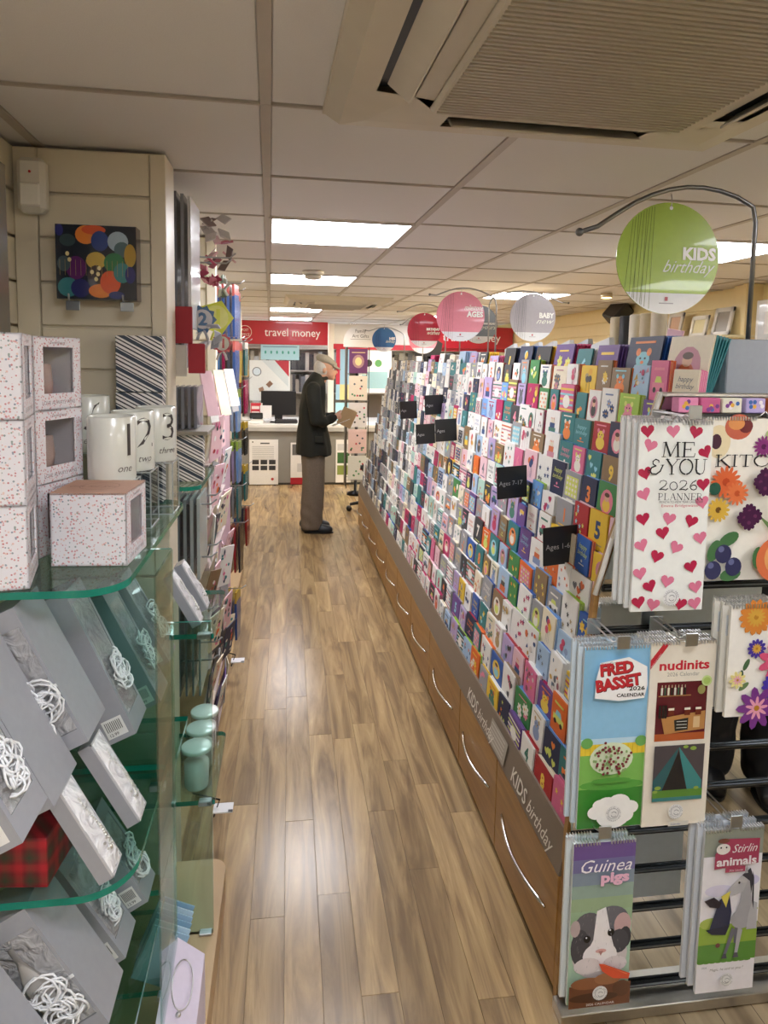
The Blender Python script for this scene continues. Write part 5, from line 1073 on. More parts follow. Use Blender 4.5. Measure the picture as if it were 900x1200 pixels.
lean_box('clear fronted box behind the glass, second from the large ribbon box', 'side', 1.515, .09, (-.40, 1.13), (-.28, .88), .07, 11)
lean_box('clear fronted box deepest behind the glass panel', 'side', 1.63, .09, (-.39, 1.13), (-.28, .92), .07, 13)
lean_box('open satin lined bracelet box, the nearer of two on the middle shelf', 'tray', 1.115, .055, (-.366, .935), (-.285, .78), .028, 15)
lean_box('open satin lined bracelet box, the further of two on the middle shelf', 'tray', 1.24, .055, (-.352, .945), (-.268, .79), .028, 17)
lean_box('grey window box with curled ribbon on the lowest shelf, at the bottom of the picture', 'front', 1.12, .1, (-.43, .735), (-.30, .51), .1, 19)
lean_box('grey box at the bottom left corner of the picture', 'front', .99, .1, (-.48, .70), (-.345, .47), .1, 21)
lean_box('dark grey plain sided box under the rounded glass shelf', 'side', 1.28, .09, (-.43, .68), (-.31, .48), .06, 23)
lean_box('grey box with pale satin below the middle shelf, furthest back', 'side', 1.395, .08, (-.40, .69), (-.29, .5), .06, 25)
lean_box('small satin bracelet box on the shelf by the striped bags', 'tray', 1.79, .05, (-.30, 1.085), (-.225, .95), .026, 27, 'satin boxes on the far glass shelf')
lean_box('small satin bracelet box behind another on the far glass shelf', 'tray', 1.9, .05, (-.29, 1.08), (-.22, .95), .026, 29, 'satin boxes on the far glass shelf')
o = MB().box(-.5, -.375, 0, .23, 0, .13).build('acrylic_block', ACRYL); o.location = (0, 1.2, .751); tag(o, 'clear block under the large grey boxes on the middle shelf', 'display block')
o = MB().bbox(-.14, 0, 0, .13, 0, .088, .002).build('tartan_box', TARTAN); o.location = (-.40, 1.14, .751); o.rotation_euler = (0, 0, R(-6)); tag(o, 'red and green tartan box on the middle glass shelf', 'gift box')
for i, (y, c_) in enumerate(((1.82, 'eaf2ea'), (1.915, 'eaf2ea'), (2.01, 'eaf2ea'))):
    t = thing('glass_candle', 'pale candle in a glass, %s of three on the lower far shelf' % ORD1[i], 'candle', (-.245, y, .476), group='glass candles on the lower far shelf')
    MB().lathe([(.03, .004), (.033, .01), (.033, .075)], n=20, col=c_).build('wax', CERAMIC, t); MB().lathe([(.038, 0), (.04, .01), (.04, .11), (.036, .113)], n=24, cap=False).build('glass_jar', FILM, t); MB().lathe([(.041, .11), (.041, .118), (.038, .12)], n=24, col='e2ece6').build('lid', CERAMIC, t)
t = thing('necklace_card', 'lilac card with a silver necklace at the foot of the glass unit', 'card', (-.262, 1.3, .1))
m = MB(); m.add([(0, 0, 0), (.075, 0, 0), (.075, .2, 0), (0, .2, 0), (0, 0, .2), (.075, 0, .14), (.075, .2, .17), (0, .2, .23)], [(0, 1, 5, 4), (1, 2, 6, 5), (2, 3, 7, 6), (3, 0, 4, 7), (4, 5, 6, 7), (3, 2, 1, 0)], 'd8cfe0'); m.build('box', PAPER, t)
m = MB(); m.tube([(.04+.02*cos(a), .1+.06*sin(a), .196-.3*.0-.02*cos(a)*.8) for a in (2*pi*i/20 for i in range(20))], .0015, 'd8d8d8', 5, True); m.ball((.04, .04, .186), .006, 'e0e0e0'); m.build('necklace', METAL, t)
for i in range(6):
    o = MB().box(0, .09, 0, .004, 0, .12, ['9fc0d8', 'b8d4e4', '88aec8'][i % 3]).build('gift_card', GLOSSY); o.location = (-.36, 1.53+.018*i, .2); o.rotation_euler = (R(-12), R(25), 0); tag(o, 'pale blue card behind glass near the floor, %s from the front' % ORD1[i], 'card', 'pale blue cards behind the glass')
# ================================================================ LEFT: goods hanging beyond the column
HUE2 = dict(HUES)
def rod(x0, x1, y, z): return MB().tube([(x0, y, z), (x1-.02, y, z+.002), (x1, y, z+.018)], .003, 'a8acb0', 6)
rods = thing('display_hooks', 'chrome hooks sticking out of the slat wall left of the aisle', 'hook', (-.7, 2.2, 1))
def addrod(x0, x1, y, z): o = rod(x0, x1, y, z).build('hook', METAL, rods); o.matrix_parent_inverse = Matrix.Translation((.7, -2.2, -1))
def sheet(name, label, cat, x, y, z, w_, h, col, th=.004, mat=GLOSSY, header=None, tilt=0, grp=None, rz=0, bag=False):
    m = MB()
    if bag: m.add([(0, 0, 0), (th, 0, 0), (th, w_, 0), (0, w_, 0), (th*.5, .01, -h*.12), (th*.5, w_-.01, -h*.12), (-.3*th, .0, -h*.5), (th*1.3, .0, -h*.5), (th*1.3, w_, -h*.5), (-.3*th, w_, -h*.5), (0, .01, -h), (th, .01, -h), (th, w_-.01, -h), (0, w_-.01, -h)],
        [(0, 1, 2, 3), (0, 6, 7, 1), (1, 7, 8, 2), (2, 8, 9, 3), (3, 9, 6, 0), (6, 10, 11, 7), (7, 11, 12, 8), (8, 12, 13, 9), (9, 13, 10, 6), (10, 13, 12, 11)], col)
    else: m.box(0, th, 0, w_, -h, 0, col)
    if header: m.box(-.001, th+.001, -.001, w_+.001, -h*.22, .001, header)
    o = m.build(name, mat); o.location = (x, y, z); o.rotation_euler = (0, tilt, rz); tag(o, label, cat, grp); return o
for i in range(5): sheet('gift_bag', 'tall grey gift bag high beside the column, %s from the wall' % ORD1[i], 'gift bag', -.385+.019*i, 2.16+.012*i, 2.155-.004*i, .22, .4, ['7a7d86', '8a8d95', '6e7079', '868991', 'd9d9dc'][i], .009, grp='tall grey gift bags beside the column')
for i in range(4): sheet('gift_bag', 'small grey bag hanging under the tall ones, %s from the wall' % ORD1[i], 'gift bag', -.38+.017*i, 2.16+.012*i, 1.745, .15, .13, '7c8088', .008, grp='small grey bags under the tall ones')
addrod(-.7, -.18, 2.42, 1.985); addrod(-.7, -.2, 2.52, 1.98)
for i in range(5): sheet('gift_envelope', 'slate grey envelope in the pocket beside the striped boxes, %s from the wall' % ORD1[i], 'envelope', -.372+.018*i, 2.2+.012*i, 1.555, .16, .135, '6b6e78', .009, grp='slate envelopes beside the striped boxes')
o = MB().bbox(-.37, -.25, 2.18, 2.4, 1.405, 1.418, .002, '8a8478').build('pocket_tray', PLASTIC); tag(o, 'small tray holding the slate envelopes', 'tray')
for i in range(6): sheet('gift_bag', 'long grey gift bag hanging below the glass shelf, %s from the wall' % ORD1[i], 'gift bag', -.395+.02*i, 2.2+.01*i, 1.19, .2, .24+.03*(i > 3), ['5f6a70', '6c767b', '565f66', '727c80', '8d9698', 'a7b0b0'][i], .01, grp='long grey bags below the glass shelf')
for i in range(5): sheet('gift_bag', 'dark grey bag low behind the glass unit, %s from the wall' % ORD1[i], 'gift bag', -.38+.022*i, 2.25, .82, .2, .3, ['56646a', '6a777c', '4e5a60', '627076', '7b868a'][i], .006, grp='dark grey bags behind the glass unit')
o = MB().bbox(-.352, -.288, 2.135, 2.148, 1.69, 1.80, .002, '9a1624').build('gift_box', PAPER); tag(o, 'flat dark red box high beyond the column', 'gift box')
o = MB().bbox(-.302, -.252, 2.14, 2.152, 1.60, 1.69, .002, 'a11a2a').build('gift_box', PAPER); tag(o, 'flat red box hanging below the silver badge', 'gift box')
o = MB().bbox(-.345, -.306, 2.14, 2.152, 1.59, 1.685, .002, 'c4beb4').build('gift_box', PAPER); tag(o, 'pale grey box between the two red ones', 'gift box')
# foil badges and rosettes
def badge(label, x, y, z, txt, c1, c2, r=.045, n=10):
    t = thing('party_badge', label, 'badge', (x, y, z)); m = MB(); m.T = Matrix.Rotation(.35, 4, 'Z')
    m.prism([((r if i % 2 else r*1.25)*cos(2*pi*i/(2*n)), (r if i % 2 else r*1.25)*sin(2*pi*i/(2*n))) for i in range(2*n)], -.004, .002, c1); m.lay(-.004); m.ell(0, 0, r*.85, r*.85, c2, 20); m.text(txt, 0, -r*.5, r*1.5, c1, al='c', bold=.04); m.build('rosette', GLOSSY, t)
    m = MB()
    for k in (-1, 1): m.tube([(0, .002, -r*.8), (k*.012, 0, -r-.012), (k*.018, 0, -r-.03)], .005, c2, 5)
    m.build('ribbon_tail', GLOSSY, t)
badge('blue number 2 badge hanging over the red boxes', -.285, 2.36, 1.775, '2', '2d5f8c', 'b9bcc4', .038)
badge('bright yellow star badge behind the blue number badge', -.255, 2.5, 1.79, '1', 'd8e03a', 'e6ea70', .05, 5)
badge('red and white badge low by the yellow star', -.24, 2.55, 1.7, '1', 'b03a4a', 'c9c2c0', .03)
def crumple(label, name, x, y, z, r, cols, seed, cat):
    rr = random.Random(seed); m = MB()
    for i in range(9):
        a = rr.uniform(0, 6.28); p = Vector((r*.55*cos(a), rr.uniform(-.02, .02), r*.7*sin(a)*1.1)); u = Vector((rr.uniform(-1, 1), rr.uniform(-.4, .4), rr.uniform(-1, 1))).normalized()*r*.5; v = Vector((rr.uniform(-1, 1), rr.uniform(-.4, .4), rr.uniform(-1, 1))).normalized()*r*.35; w_ = u.cross(v).normalized()*.004
        P = [p-u, p+v*.8, p+u, p-v]; m.add([tuple(q+w_) for q in P]+[tuple(q-w_) for q in P], [(0, 1, 2, 3), (7, 6, 5, 4), (0, 4, 5, 1), (1, 5, 6, 2), (2, 6, 7, 3), (3, 7, 4, 0)], rr.choice(cols))
    o = m.build(name, GLOSSY); o.location = (x, y, z); tag(o, label, cat)
crumple('crumpled silver and pink foil decoration highest beyond the column', 'foil_decoration', -.255, 2.55, 2.11, .06, ['c9c4c2', 'b8a6a4', 'd9d2cf', '8a7a78'], 1, 'decoration')
crumple('pink and grey foil bow hanging under the silver foil', 'foil_decoration', -.25, 2.6, 2.03, .06, ['c98a94', 'd8b4b8', 'b06a78', '6a5a58'], 2, 'decoration')
crumple('dark pink banner pack beside the tall grey bags', 'banner_pack', -.275, 2.5, 1.95, .05, ['a83a54', 'c0506a', 'd47a8c'], 3, 'decoration')
crumple('patterned green and white tag below the pink banner', 'gift_tag', -.245, 2.62, 1.91, .035, ['8aa098', 'c9cfc8', '4a5a58'], 4, 'decoration')
crumple('silver foil strip fanned over the red box', 'foil_strip', -.265, 2.38, 1.72, .05, ['c9ccd0', 'a8acb4', 'e0e2e4'], 5, 'decoration')
# pink and white card packs
PK = ['pale pink', 'white', 'pink', 'cream', 'charcoal', 'pale pink', 'white', 'grey']
for i in range(9): sheet('card_pack', '%s card pack fanned above the tray, %s from the near end' % (PK[i % 8], ORD1[i]), 'card pack', -.31+.006*i, 2.45+.085*i, 1.60-.01*(i % 3), .075, .16+.02*(i % 2), HUES[PK[i % 8]], .004, tilt=R(-12+4*(i % 3)), rz=R(-25+9*(i % 3)), grp='pink and white card packs')
rowp = random.Random(3)
FAN = [['pale pink', 'white', 'pale pink', 'grey', 'white'], ['white', 'pale pink', 'grey', 'charcoal', 'pale pink'], ['white', 'pale pink', 'charcoal', 'white', 'cream'], ['kraft brown', 'pale pink', 'grey', 'white', 'pale pink'], ['cream', 'charcoal', 'white', 'pale pink', 'grey'], ['navy', 'cream', 'grey', 'black', 'white'], ['grey', 'cream', 'navy', 'white', 'purple']]
for r_ in range(7):
    z = 1.43-.195*r_
    o = MB().bbox(-.33, -.29, 2.55, 3.22, z-.185, z-.175, .002, 'b9a8a4').build('pocket_rail', PLASTIC); tag(o, 'pocket rail for fanned cards beyond the glass unit, %s from the top' % ORD1[r_], 'shelf', 'pocket rails for fanned cards')
    for i in range(7):
        c_ = FAN[r_][i % 5]
        m = MB(); m.T = Matrix.Rotation(pi/2, 4, 'Z'); m.box(0, .1, 0, .004, -.17, 0, HUES[c_]); m.lay(0)
        for q in range(12): m.ell(rowp.uniform(.015, .085), rowp.uniform(-.15, -.02), rowp.uniform(.005, .013), rowp.uniform(.005, .016), HUES[rowp.choice(['red', 'white', 'navy', 'orange', 'pink', 'teal', 'black', 'pale pink'])], 6)
        o = m.build('greeting_card', PAPER); o.location = (-.285+rowp.uniform(-.01, .02), 2.56+.09*i, z+rowp.uniform(-.02, .02)); o.rotation_euler = (rowp.uniform(-.25, .25), rowp.uniform(-.02, .3), rowp.uniform(-.5, .2))
        tag(o, '%s card fanned on the left rack, %s row down, %s along' % (c_, ORD1[r_], ORD1[i]), 'greeting card', 'cards fanned on the left rack')
for y in (2.3, 2.45):
    for z in (1.16, .98, .8, .62): addrod(-.7, -.235, y, z)
o = MB().box(-.345, -.325, 3.33, 3.9, .1, 1.45, 'c9a9b8').build('mauve_panel', PAINT); tag(o, 'mauve display panel between the card rack and the balloon hooks', 'panel')
# balloon bags and party goods on hooks
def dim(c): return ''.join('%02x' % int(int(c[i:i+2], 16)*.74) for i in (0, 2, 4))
def packs(y0, n, dy, z, h, cols, header, kind, rowname, w_=.062, x=-.325, bag=True, extra=0):
    for i in range(n):
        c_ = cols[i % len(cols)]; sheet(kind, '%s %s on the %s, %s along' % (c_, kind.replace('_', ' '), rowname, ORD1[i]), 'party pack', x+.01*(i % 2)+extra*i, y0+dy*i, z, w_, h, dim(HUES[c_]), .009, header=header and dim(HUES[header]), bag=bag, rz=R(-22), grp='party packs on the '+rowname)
def hookrow(y, z, h, cols, header, kind, where, x0=-.37, step=.025, w_=.1, th=.015):
    addrod(-.7, x0+step*len(cols)+.03, y+w_/2, z+.008)
    for i, c_ in enumerate(cols):
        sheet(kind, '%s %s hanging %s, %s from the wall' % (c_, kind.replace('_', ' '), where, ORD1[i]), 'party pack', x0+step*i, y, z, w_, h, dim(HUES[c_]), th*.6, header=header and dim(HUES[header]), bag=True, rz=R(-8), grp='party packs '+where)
HUES['coral'] = 'f0706a'
hookrow(3.4, 2.0, .25, ['blue', 'blue', 'blue', 'blue', 'blue'], 'coral', 'balloon_pack', 'on the top near hook')
hookrow(3.75, 2.0, .25, ['blue', 'sky blue', 'blue', 'blue'], 'coral', 'balloon_pack', 'on the top middle hook', -.36)
hookrow(4.3, 2.0, .24, ['teal', 'lime green', 'mint'], 'white', 'candle_pack', 'on the top far hook', -.38)
hookrow(3.42, 1.73, .24, ['blue', 'sky blue', 'magenta', 'navy', 'blue'], 'coral', 'balloon_pack', 'on the second near hook')
hookrow(3.85, 1.73, .22, ['purple', 'teal', 'lime green', 'yellow'], 'coral', 'candle_pack', 'on the second middle hook', -.36)
hookrow(4.6, 1.75, .22, ['kraft brown', 'mint', 'yellow', 'teal'], 'white', 'candle_pack', 'on the second far hook', -.37)
hookrow(3.9, 1.47, .24, ['pale pink', 'sky blue', 'pale blue', 'sky blue'], 'lime green', 'ribbon_pack', 'on the third near hook', -.37)
hookrow(4.6, 1.5, .22, ['red', 'red', 'red', 'magenta'], None, 'gift_wallet', 'on the third far hook', -.37)
hookrow(3.95, 1.17, .24, ['magenta', 'magenta', 'lilac', 'sky blue'], 'lime green', 'ribbon_pack', 'on the fourth near hook', -.37)
hookrow(4.6, 1.22, .22, ['teal', 'teal', 'kraft brown', 'black'], 'yellow', 'gift_wallet', 'on the fourth far hook', -.37)
hookrow(3.95, .9, .18, ['teal', 'blue', 'grey', 'teal'], None, 'party_bag', 'on the fifth near hook', -.37)
hookrow(4.6, .93, .24, ['black', 'teal', 'charcoal', 'teal'], 'yellow', 'gift_wallet', 'on the fifth far hook', -.37)
hookrow(3.95, .68, .28, ['navy', 'red', 'red', 'black'], None, 'party_bag', 'on the sixth near hook', -.36)
hookrow(4.6, .64, .26, ['blue', 'teal', 'navy', 'red'], None, 'gift_wallet', 'on the sixth far hook', -.36)
hookrow(3.55, .42, .26, ['black', 'navy', 'blue', 'blue'], 'yellow', 'party_bag', 'on the lowest near hook', -.35)
o = MB().box(-.72, -.36, 5.4, 5.42, .1, 2.0, 'd8ccb4').build('end_board', PAINT); tag(o, 'cream board closing the far end of the left display', 'panel')
for lab, x, y in (('white shelf ticket sticking out at the floor, nearer one', -.215, 2.2), ('white shelf ticket sticking out at the floor, further one', -.25, 3.35)):
    t = thing('shelf_ticket', lab, 'ticket', (x, y, .1)); MB().box(-.03, .035, 0, .05, .03, .034, 'e9e9ea').box(.02, .035, .0, .012, .034, .0345, '222222').build('plate', PLASTIC, t); MB().tube([(-.03, .03, .0), (-.01, .03, .06), (-.1, .03, .09)], .003, '222222', 6).build('bracket', METAL, t)
# open foot shelf under the left goods
o = MB().bbox(-.7, -.34, 2.13, 5.35, .001, .06, .004, 'b9a98c').build('foot_shelf', MDF); tag(o, 'low pale plinth under the goods on the left wall', 'plinth')
# balloon print gift bag on wall hooks
t = thing('balloon_gift_bag', 'gift bag printed with many coloured balloons on the slat column', 'gift bag', (-.598, 1.90, 1.795))
m = MB().box(0, .2, 0, .05, 0, .19, '1c2430'); m.box(.2, .201, 0, .05, 0, .19, '5a4640'); m.lay(0)
for x, z, rx, rz, c_ in ((.01, .175, .02, .015, '2a2f7a'), (.075, .165, .026, .024, 'e8883c'), (.095, .178, .03, .012, 'dc5c34'), (.11, .15, .022, .026, '2c4488'), (.155, .15, .026, .026, '9fb4c4'), (.03, .15, .02, .016, '3a4c50'), (.165, .13, .02, .02, '4c6a70'), (.185, .115, .022, .03, 'b0903c'), (.1, .1, .025, .022, 'c8a848'), (.145, .095, .026, .026, '2c7a4c'), (.05, .08, .026, .03, '5c2464'), (.02, .09, .016, .02, '4a5a60'), (.1, .06, .022, .028, '3c2c28'), (.03, .03, .026, .025, '3c8088'), (.06, .028, .024, .024, '262a68'), (.11, .022, .03, .018, 'e8883c'), (.135, .045, .026, .03, 'e05c34'), (.165, .07, .022, .026, '3c8484'), (.185, .065, .013, .022, '282c70'), (.15, .012, .02, .01, '2a3a78')):
    rx = min(rx, x, .2-x) if x > .004 else .004; m.ell(x, z, rx, min(rz, z, .19-z), c_, 18)
for i in range(14): x = .01+.013*i; m.rect(x, x+.0007, .06, .1, 'b8a060')
for x, z in ((.09, .07), (.105, .065), (.1, .052), (.108, .08), (.03, .115), (.035, .1)): m.ell(x, z, .005, .006, 'e8d8a0', 8)
m.build('bag', GLOSSY, t)
for x in (.03, .165):
    MB().tube([(x, .07, -.003), (x, -.0, -.006), (x+.002, -.01, .012)], .0025, 'b8bcc2', 6).build('shelf_hook', METAL, t); MB().bbox(x-.004, x+.03, -.014, -.011, -.03, -.006, .001, 'a9b2bc').build('ticket_holder', METAL, t)
for i in range(4):
    o = sheet('gift_bag', 'dark folded bag at the far left edge beside the column, %s from the wall' % ORD1[i], 'gift bag', -.672+.02*i, 1.5, 2.05, .1, .42, ['2c2a26', '8a8270', '2a2825', '6c6558'][i], .011, grp='dark bags at the left picture edge')
o = MB().box(-.71, -.6, 1.48, 1.62, 1.615, 1.625, '444444').build('bag_shelf', METAL); tag(o, 'dark shelf holding the folded bags at the left edge', 'shelf')
# ================================================================ RIGHT BACKGROUND
t = thing('wall_shelf', 'cream shelf of photo frames on the right slat wall', 'shelf', (2.95, 5.1, 1.86))
MB().bbox(-.12, .16, -.9, 1.2, -.02, 0, .004, 'e8dcb4').build('board', PAINT, t)
for i, (y, h, c_, nm) in enumerate(((4.35, .2, 'd9d5cc', 'silver glitter frame'), (4.62, .16, 'ece8dc', 'cream slatted frame'), (4.95, .2, 'cfc8bc', 'pearl photo frame'), (5.3, .21, 'b9b3a8', 'shiny silver frame'), (5.7, .2, 'd8d2c4', 'pale photo frame'))):
    t = thing('photo_frame', nm+' on the right wall shelf', 'photo frame', (2.98, y, 1.862), rot=(0, R(10), 0), group='photo frames on the right wall shelf')
    m = MB().box(0, .014, 0, .2, 0, .03, c_).box(0, .014, 0, .2, h-.03, h, c_).box(0, .014, 0, .03, 0, h, c_).box(0, .014, .17, .2, 0, h, c_); m.build('frame', GLOSSY, t)
    MB().box(.008, .012, .03, .17, .03, h-.03, ['9a948a', 'e9dfb0', 'c9a58c', 'e6e6e6', 'd8e0c8'][i]).build('picture', GLOSSY, t)
t = thing('photo_frame', 'white framed print hanging beside the pillar on the right wall', 'photo frame', (3.02, 3.85, 1.78)); MB().bbox(0, .02, 0, .28, 0, .3, .004, 'e8e8e6').build('frame', PAINT, t); MB().box(-.003, 0, .03, .25, .03, .27, 'cdd2d6').build('picture', GLOSSY, t); MB().box(-.005, -.003, .09, .19, .08, .22, 'e9e9ea').build('mount', PAPER, t)
t = thing('wall_speaker', 'black wall speaker tilted down from the right wall', 'speaker', (3.0, 6.0, 2.12))
m = MB(); m.T = Euler((R(20), R(35), R(25))).to_matrix().to_4x4(); m.bbox(-.07, .07, -.09, .09, -.1, .1, .012, '2c2a28'); m.build('cabinet', PLASTIC, t)
m = MB(); m.T = Euler((R(20), R(35), R(25))).to_matrix().to_4x4(); m.box(-.074, -.07, -.075, .075, -.085, .085, '3f3b38'); m.build('grille', PLASTIC, t); MB().tube([(.05, 0, 0), (.11, 0, .02), (.125, 0, .0)], .012, '8a8478').build('bracket', METAL, t)
for i, y in enumerate((5.0, 6.6, 8.0)):
    t = thing('shelf_lamp', 'warm lamp lighting the cream right wall, %s along' % ORD1[i], 'lamp', (2.4, y, 2.19), group='warm lamps along the right wall')
    MB().lathe([(.045, 0), (.045, -.03), (.04, -.035)], n=16, col='d8d0bc').build('casing', METAL, t)
    MB().lathe([(.001, -.037), (.036, -.037)], n=16, cap=False).build('bulb', WARM, t)
    l = bpy.data.lights.new('lamp_glow', 'SPOT'); l.energy = 75; l.color = (1, .8, .48); l.spot_size = R(120); l.shadow_soft_size = .04
    lo = bpy.data.objects.new('lamp_glow', l); COL.objects.link(lo); lo.parent = t; lo.location = (0, 0, -.05); lo.rotation_euler = (0, R(40), 0)
m = MB(); 
t = thing('far_shelving', 'low cream shelves of gifts along the right wall', 'shelves', (2.8, 5.5, 0))
MB().box(0, .3, -1.2, 3.6, 1.4, 1.42, 'd8cba0').box(0, .3, -1.2, 3.6, 1.0, 1.02, 'd8cba0').build('shelf', PAINT, t); MB().box(.25, .3, -1.2, 3.6, 0, 1.4, 'c8bc98').build('back_board', PAINT, t)
rr = random.Random(21); x = -1.1; k = 0
while x < 3.4:
    w_ = rr.uniform(.12, .22); h = rr.uniform(.15, .34); c_ = rr.choice(['cream', 'white', 'kraft brown', 'grey', 'pale pink', 'cream', 'charcoal'])
    o = MB().bbox(0, .08, 0, w_, 0, h, .003, HUES[c_]).box(-.002, 0, w_*.2, w_*.8, h*.2, h*.8, 'c9b890').build('boxed_gift', PAPER); o.location = (2.84, 5.5+x, 1.421)
    tag(o, '%s boxed gift on the right wall shelves, %s from the near end' % (c_, ORD1[min(k, 23)] if k < 24 else 'last'), 'gift box', 'boxed gifts on the right wall shelves'); x += w_+.03; k += 1
# second display table of bags between, seen just above the cards
# ================================================================ PEOPLE
def voxel(mb, name, mat, parent, size=.009, smooth=4, iters=1):
    o = mb.build(name, mat); md = o.modifiers.new('r', 'REMESH'); md.mode = 'VOXEL'; md.voxel_size = size; md.use_smooth_shade = True
    s_ = o.modifiers.new('s', 'SMOOTH'); s_.factor = .6; s_.iterations = smooth
    dg = bpy.context.evaluated_depsgraph_get(); me = bpy.data.meshes.new_from_object(o.evaluated_get(dg)); me.name = name
    col = mb.c[0]; bpy.data.objects.remove(o)
    if 'Col' in me.color_attributes: me.color_attributes.remove(me.color_attributes['Col'])
    ca = me.color_attributes.new('Col', 'FLOAT_COLOR', 'POINT'); ca.data.foreach_set('color', list(col)*len(me.vertices))
    for p in me.polygons: p.use_smooth = True
    me.materials.clear(); me.materials.append(mat)
    o = bpy.data.objects.new(name, me); COL.objects.link(o); o.parent = parent; return o
def limb(m, pts, col, n=9, N=10):
    """pts: (x,y,z,rx,ry) chain of overlapping ellipsoids"""
    for a, b_ in zip(pts[:-1], pts[1:]):
        for i in range(n+1):
            u = i/n; p = [a[j]+(b_[j]-a[j])*u for j in range(5)]; rz = (p[3]+p[4])/2
            m.ball((p[0], p[1], p[2]), 1, col, N, (p[3], p[4], rz))
def person(label, loc, rz, coat, trous, shoe, capc, hold=True, grp=None):
    t = thing('person', label, 'person', loc, rz, grp)
    SK = 'c99a80'
    # body: head, neck, trunk, arms, legs as one surface (faces +X)
    m = MB()
    hx, hz = .118, 1.565
    m.ball((hx-.012, 0, hz+.02), 1, SK, 16, (.092, .074, .098)); m.ball((hx+.035, 0, hz-.04), 1, SK, 14, (.058, .055, .07)); m.ball((hx+.055, 0, hz-.088), 1, SK, 12, (.03, .032, .026))
    limb(m, [(hx+.074, 0, hz+.0, .012, .011), (hx+.096, 0, hz-.038, .015, .015)], SK, 4, 8)      # nose
    m.ball((hx+.072, 0, hz-.066), 1, SK, 8, (.014, .022, .009)); m.ball((hx+.07, 0, hz+.012), 1, SK, 8, (.014, .05, .01))
    for s in (-1, 1): m.ball((hx-.02, s*.074, hz-.02), 1, SK, 8, (.018, .009, .03)); m.ball((hx+.05, s*.036, hz-.035), 1, SK, 8, (.02, .018, .02))
    limb(m, [(hx-.035, 0, hz-.06, .056, .054), (.03, 0, 1.39, .062, .068)], SK, 6, 12)
    limb(m, [(.02, 0, 1.38, .08, .13), (.0, 0, 1.2, .1, .15), (-.0, 0, 1.0, .1, .14), (0, 0, .88, .1, .14)], SK, 5, 12)
    for s in (-1, 1):
        limb(m, [(-.005, s*.16, 1.33, .05, .05), (.03, s*.2, 1.1, .042, .042), (.14, s*.13, 1.09, .034, .034), (.205, s*.075, 1.105, .024, .022)], SK, 7, 8)
        limb(m, [(0, s*.08, .85, .075, .075), (.01, s*.085, .48, .05, .05), (-.02, s*.085, .1, .036, .036), (.05, s*.09, .04, .04, .034), (.1, s*.09, .03, .04, .034)], SK, 7, 8)
        # hand: palm, four bent fingers, thumb
        px_, py_, pz_ = .235, s*.06, 1.115
        m.ball((px_, py_, pz_), 1, SK, 10, (.038, .018, .03))
        for f in range(4):
            zf = pz_+.024-.016*f; Lf = [.05, .058, .054, .042][f]
            limb(m, [(px_+.028, py_, zf, .0085, .0085), (px_+.028+Lf*.6, py_-s*.008, zf-.002, .008, .008), (px_+.028+Lf, py_-s*.026, zf-.006, .007, .007)], SK, 4, 6)
        limb(m, [(px_-.005, py_-s*.004, pz_+.026, .010, .010), (px_+.02, py_-s*.02, pz_+.046, .009, .009), (px_+.045, py_-s*.03, pz_+.048, .008, .008)], SK, 4, 6)
    voxel(m, 'body', SKIN, t, .0062, 2)
    for s in (-1, 1):
        e = MB().ball((hx+.066, s*.03, hz-.008), .011, 'f0eeea').ball((hx+.075, s*.031, hz-.009), .005, '3a2c22').build('eye', CERAMIC, t)
    MB().tube([(hx+.082, -.02, hz-.068), (hx+.087, 0, hz-.0665), (hx+.082, .02, hz-.068)], .0022, '8a4a44', 5).build('mouth', SKIN, t)
    m = MB(); m.ball((hx-.035, 0, hz+.005), 1, 'c9c6c0', 14, (.086, .081, .088)); m.ball((hx-.065, 0, hz-.04), 1, 'c9c6c0', 12, (.045, .064, .055)); voxel(m, 'hair', FABRIC, t, .008, 2)
    # flat cap tilted forward with a peak
    m = MB(); T0 = Matrix.Translation((hx+.0, 0, hz+.062)) @ Matrix.Rotation(R(22), 4, 'Y')
    m.T = T0; m.ball((-.02, 0, .012), 1, capc, 16, (.094, .088, .046)); m.ball((.03, 0, .008), 1, capc, 14, (.078, .084, .034))
    m.ball((.105, 0, -.016), 1, capc, 12, (.055, .07, .012))
    voxel(m, 'cap', FABRIC, t, .008, 2)
    # coat
    m = MB()
    limb(m, [(.035, 0, 1.445, .062, .075), (.02, 0, 1.405, .095, .15), (.0, 0, 1.3, .118, .195), (-.012, 0, 1.15, .13, .19), (-.012, 0, 1.0, .135, .185), (.0, 0, .88, .158, .2), (.004, 0, .79, .175, .205)], coat, 6, 16)
    m.ball((.05, 0, 1.47), 1, coat, 12, (.066, .07, .035))
    for s in (-1, 1):
        limb(m, [(.0, s*.165, 1.37, .075, .066), (.01, s*.225, 1.24, .068, .06), (.035, s*.235, 1.09, .062, .056), (.1, s*.17, 1.075, .056, .05), (.185, s*.09, 1.1, .046, .042)], coat, 7, 10)
    o = voxel(m, 'coat', FABRIC, t, .011, 3)
    for v in o.data.vertices:       # cut the hem level and add folds
        if v.co.z < .745: v.co.z = .745+.006*sin(v.co.x*30)
        r_ = .004*sin(v.co.x*45+v.co.z*9+v.co.y*30)+.003*sin(v.co.z*21+v.co.x*40)
        v.co += v.normal*r_
    m = MB().tube([(.048+.078*cos(a), .082*sin(a), 1.462+.012*cos(a)) for a in (2*pi*i/20 for i in range(20))], .017, coat, 8, True); m.build('collar', FABRIC, t)
    for s in (-1, 1): MB().bbox(.02, .1, s*.205-.004, s*.205+.004, .88, .94, .003, coat).build('pocket_flap', FABRIC, t)
    m = MB()
    limb(m, [(0, 0, .9, .11, .14), (0, 0, .8, .12, .15)], trous, 4, 12)
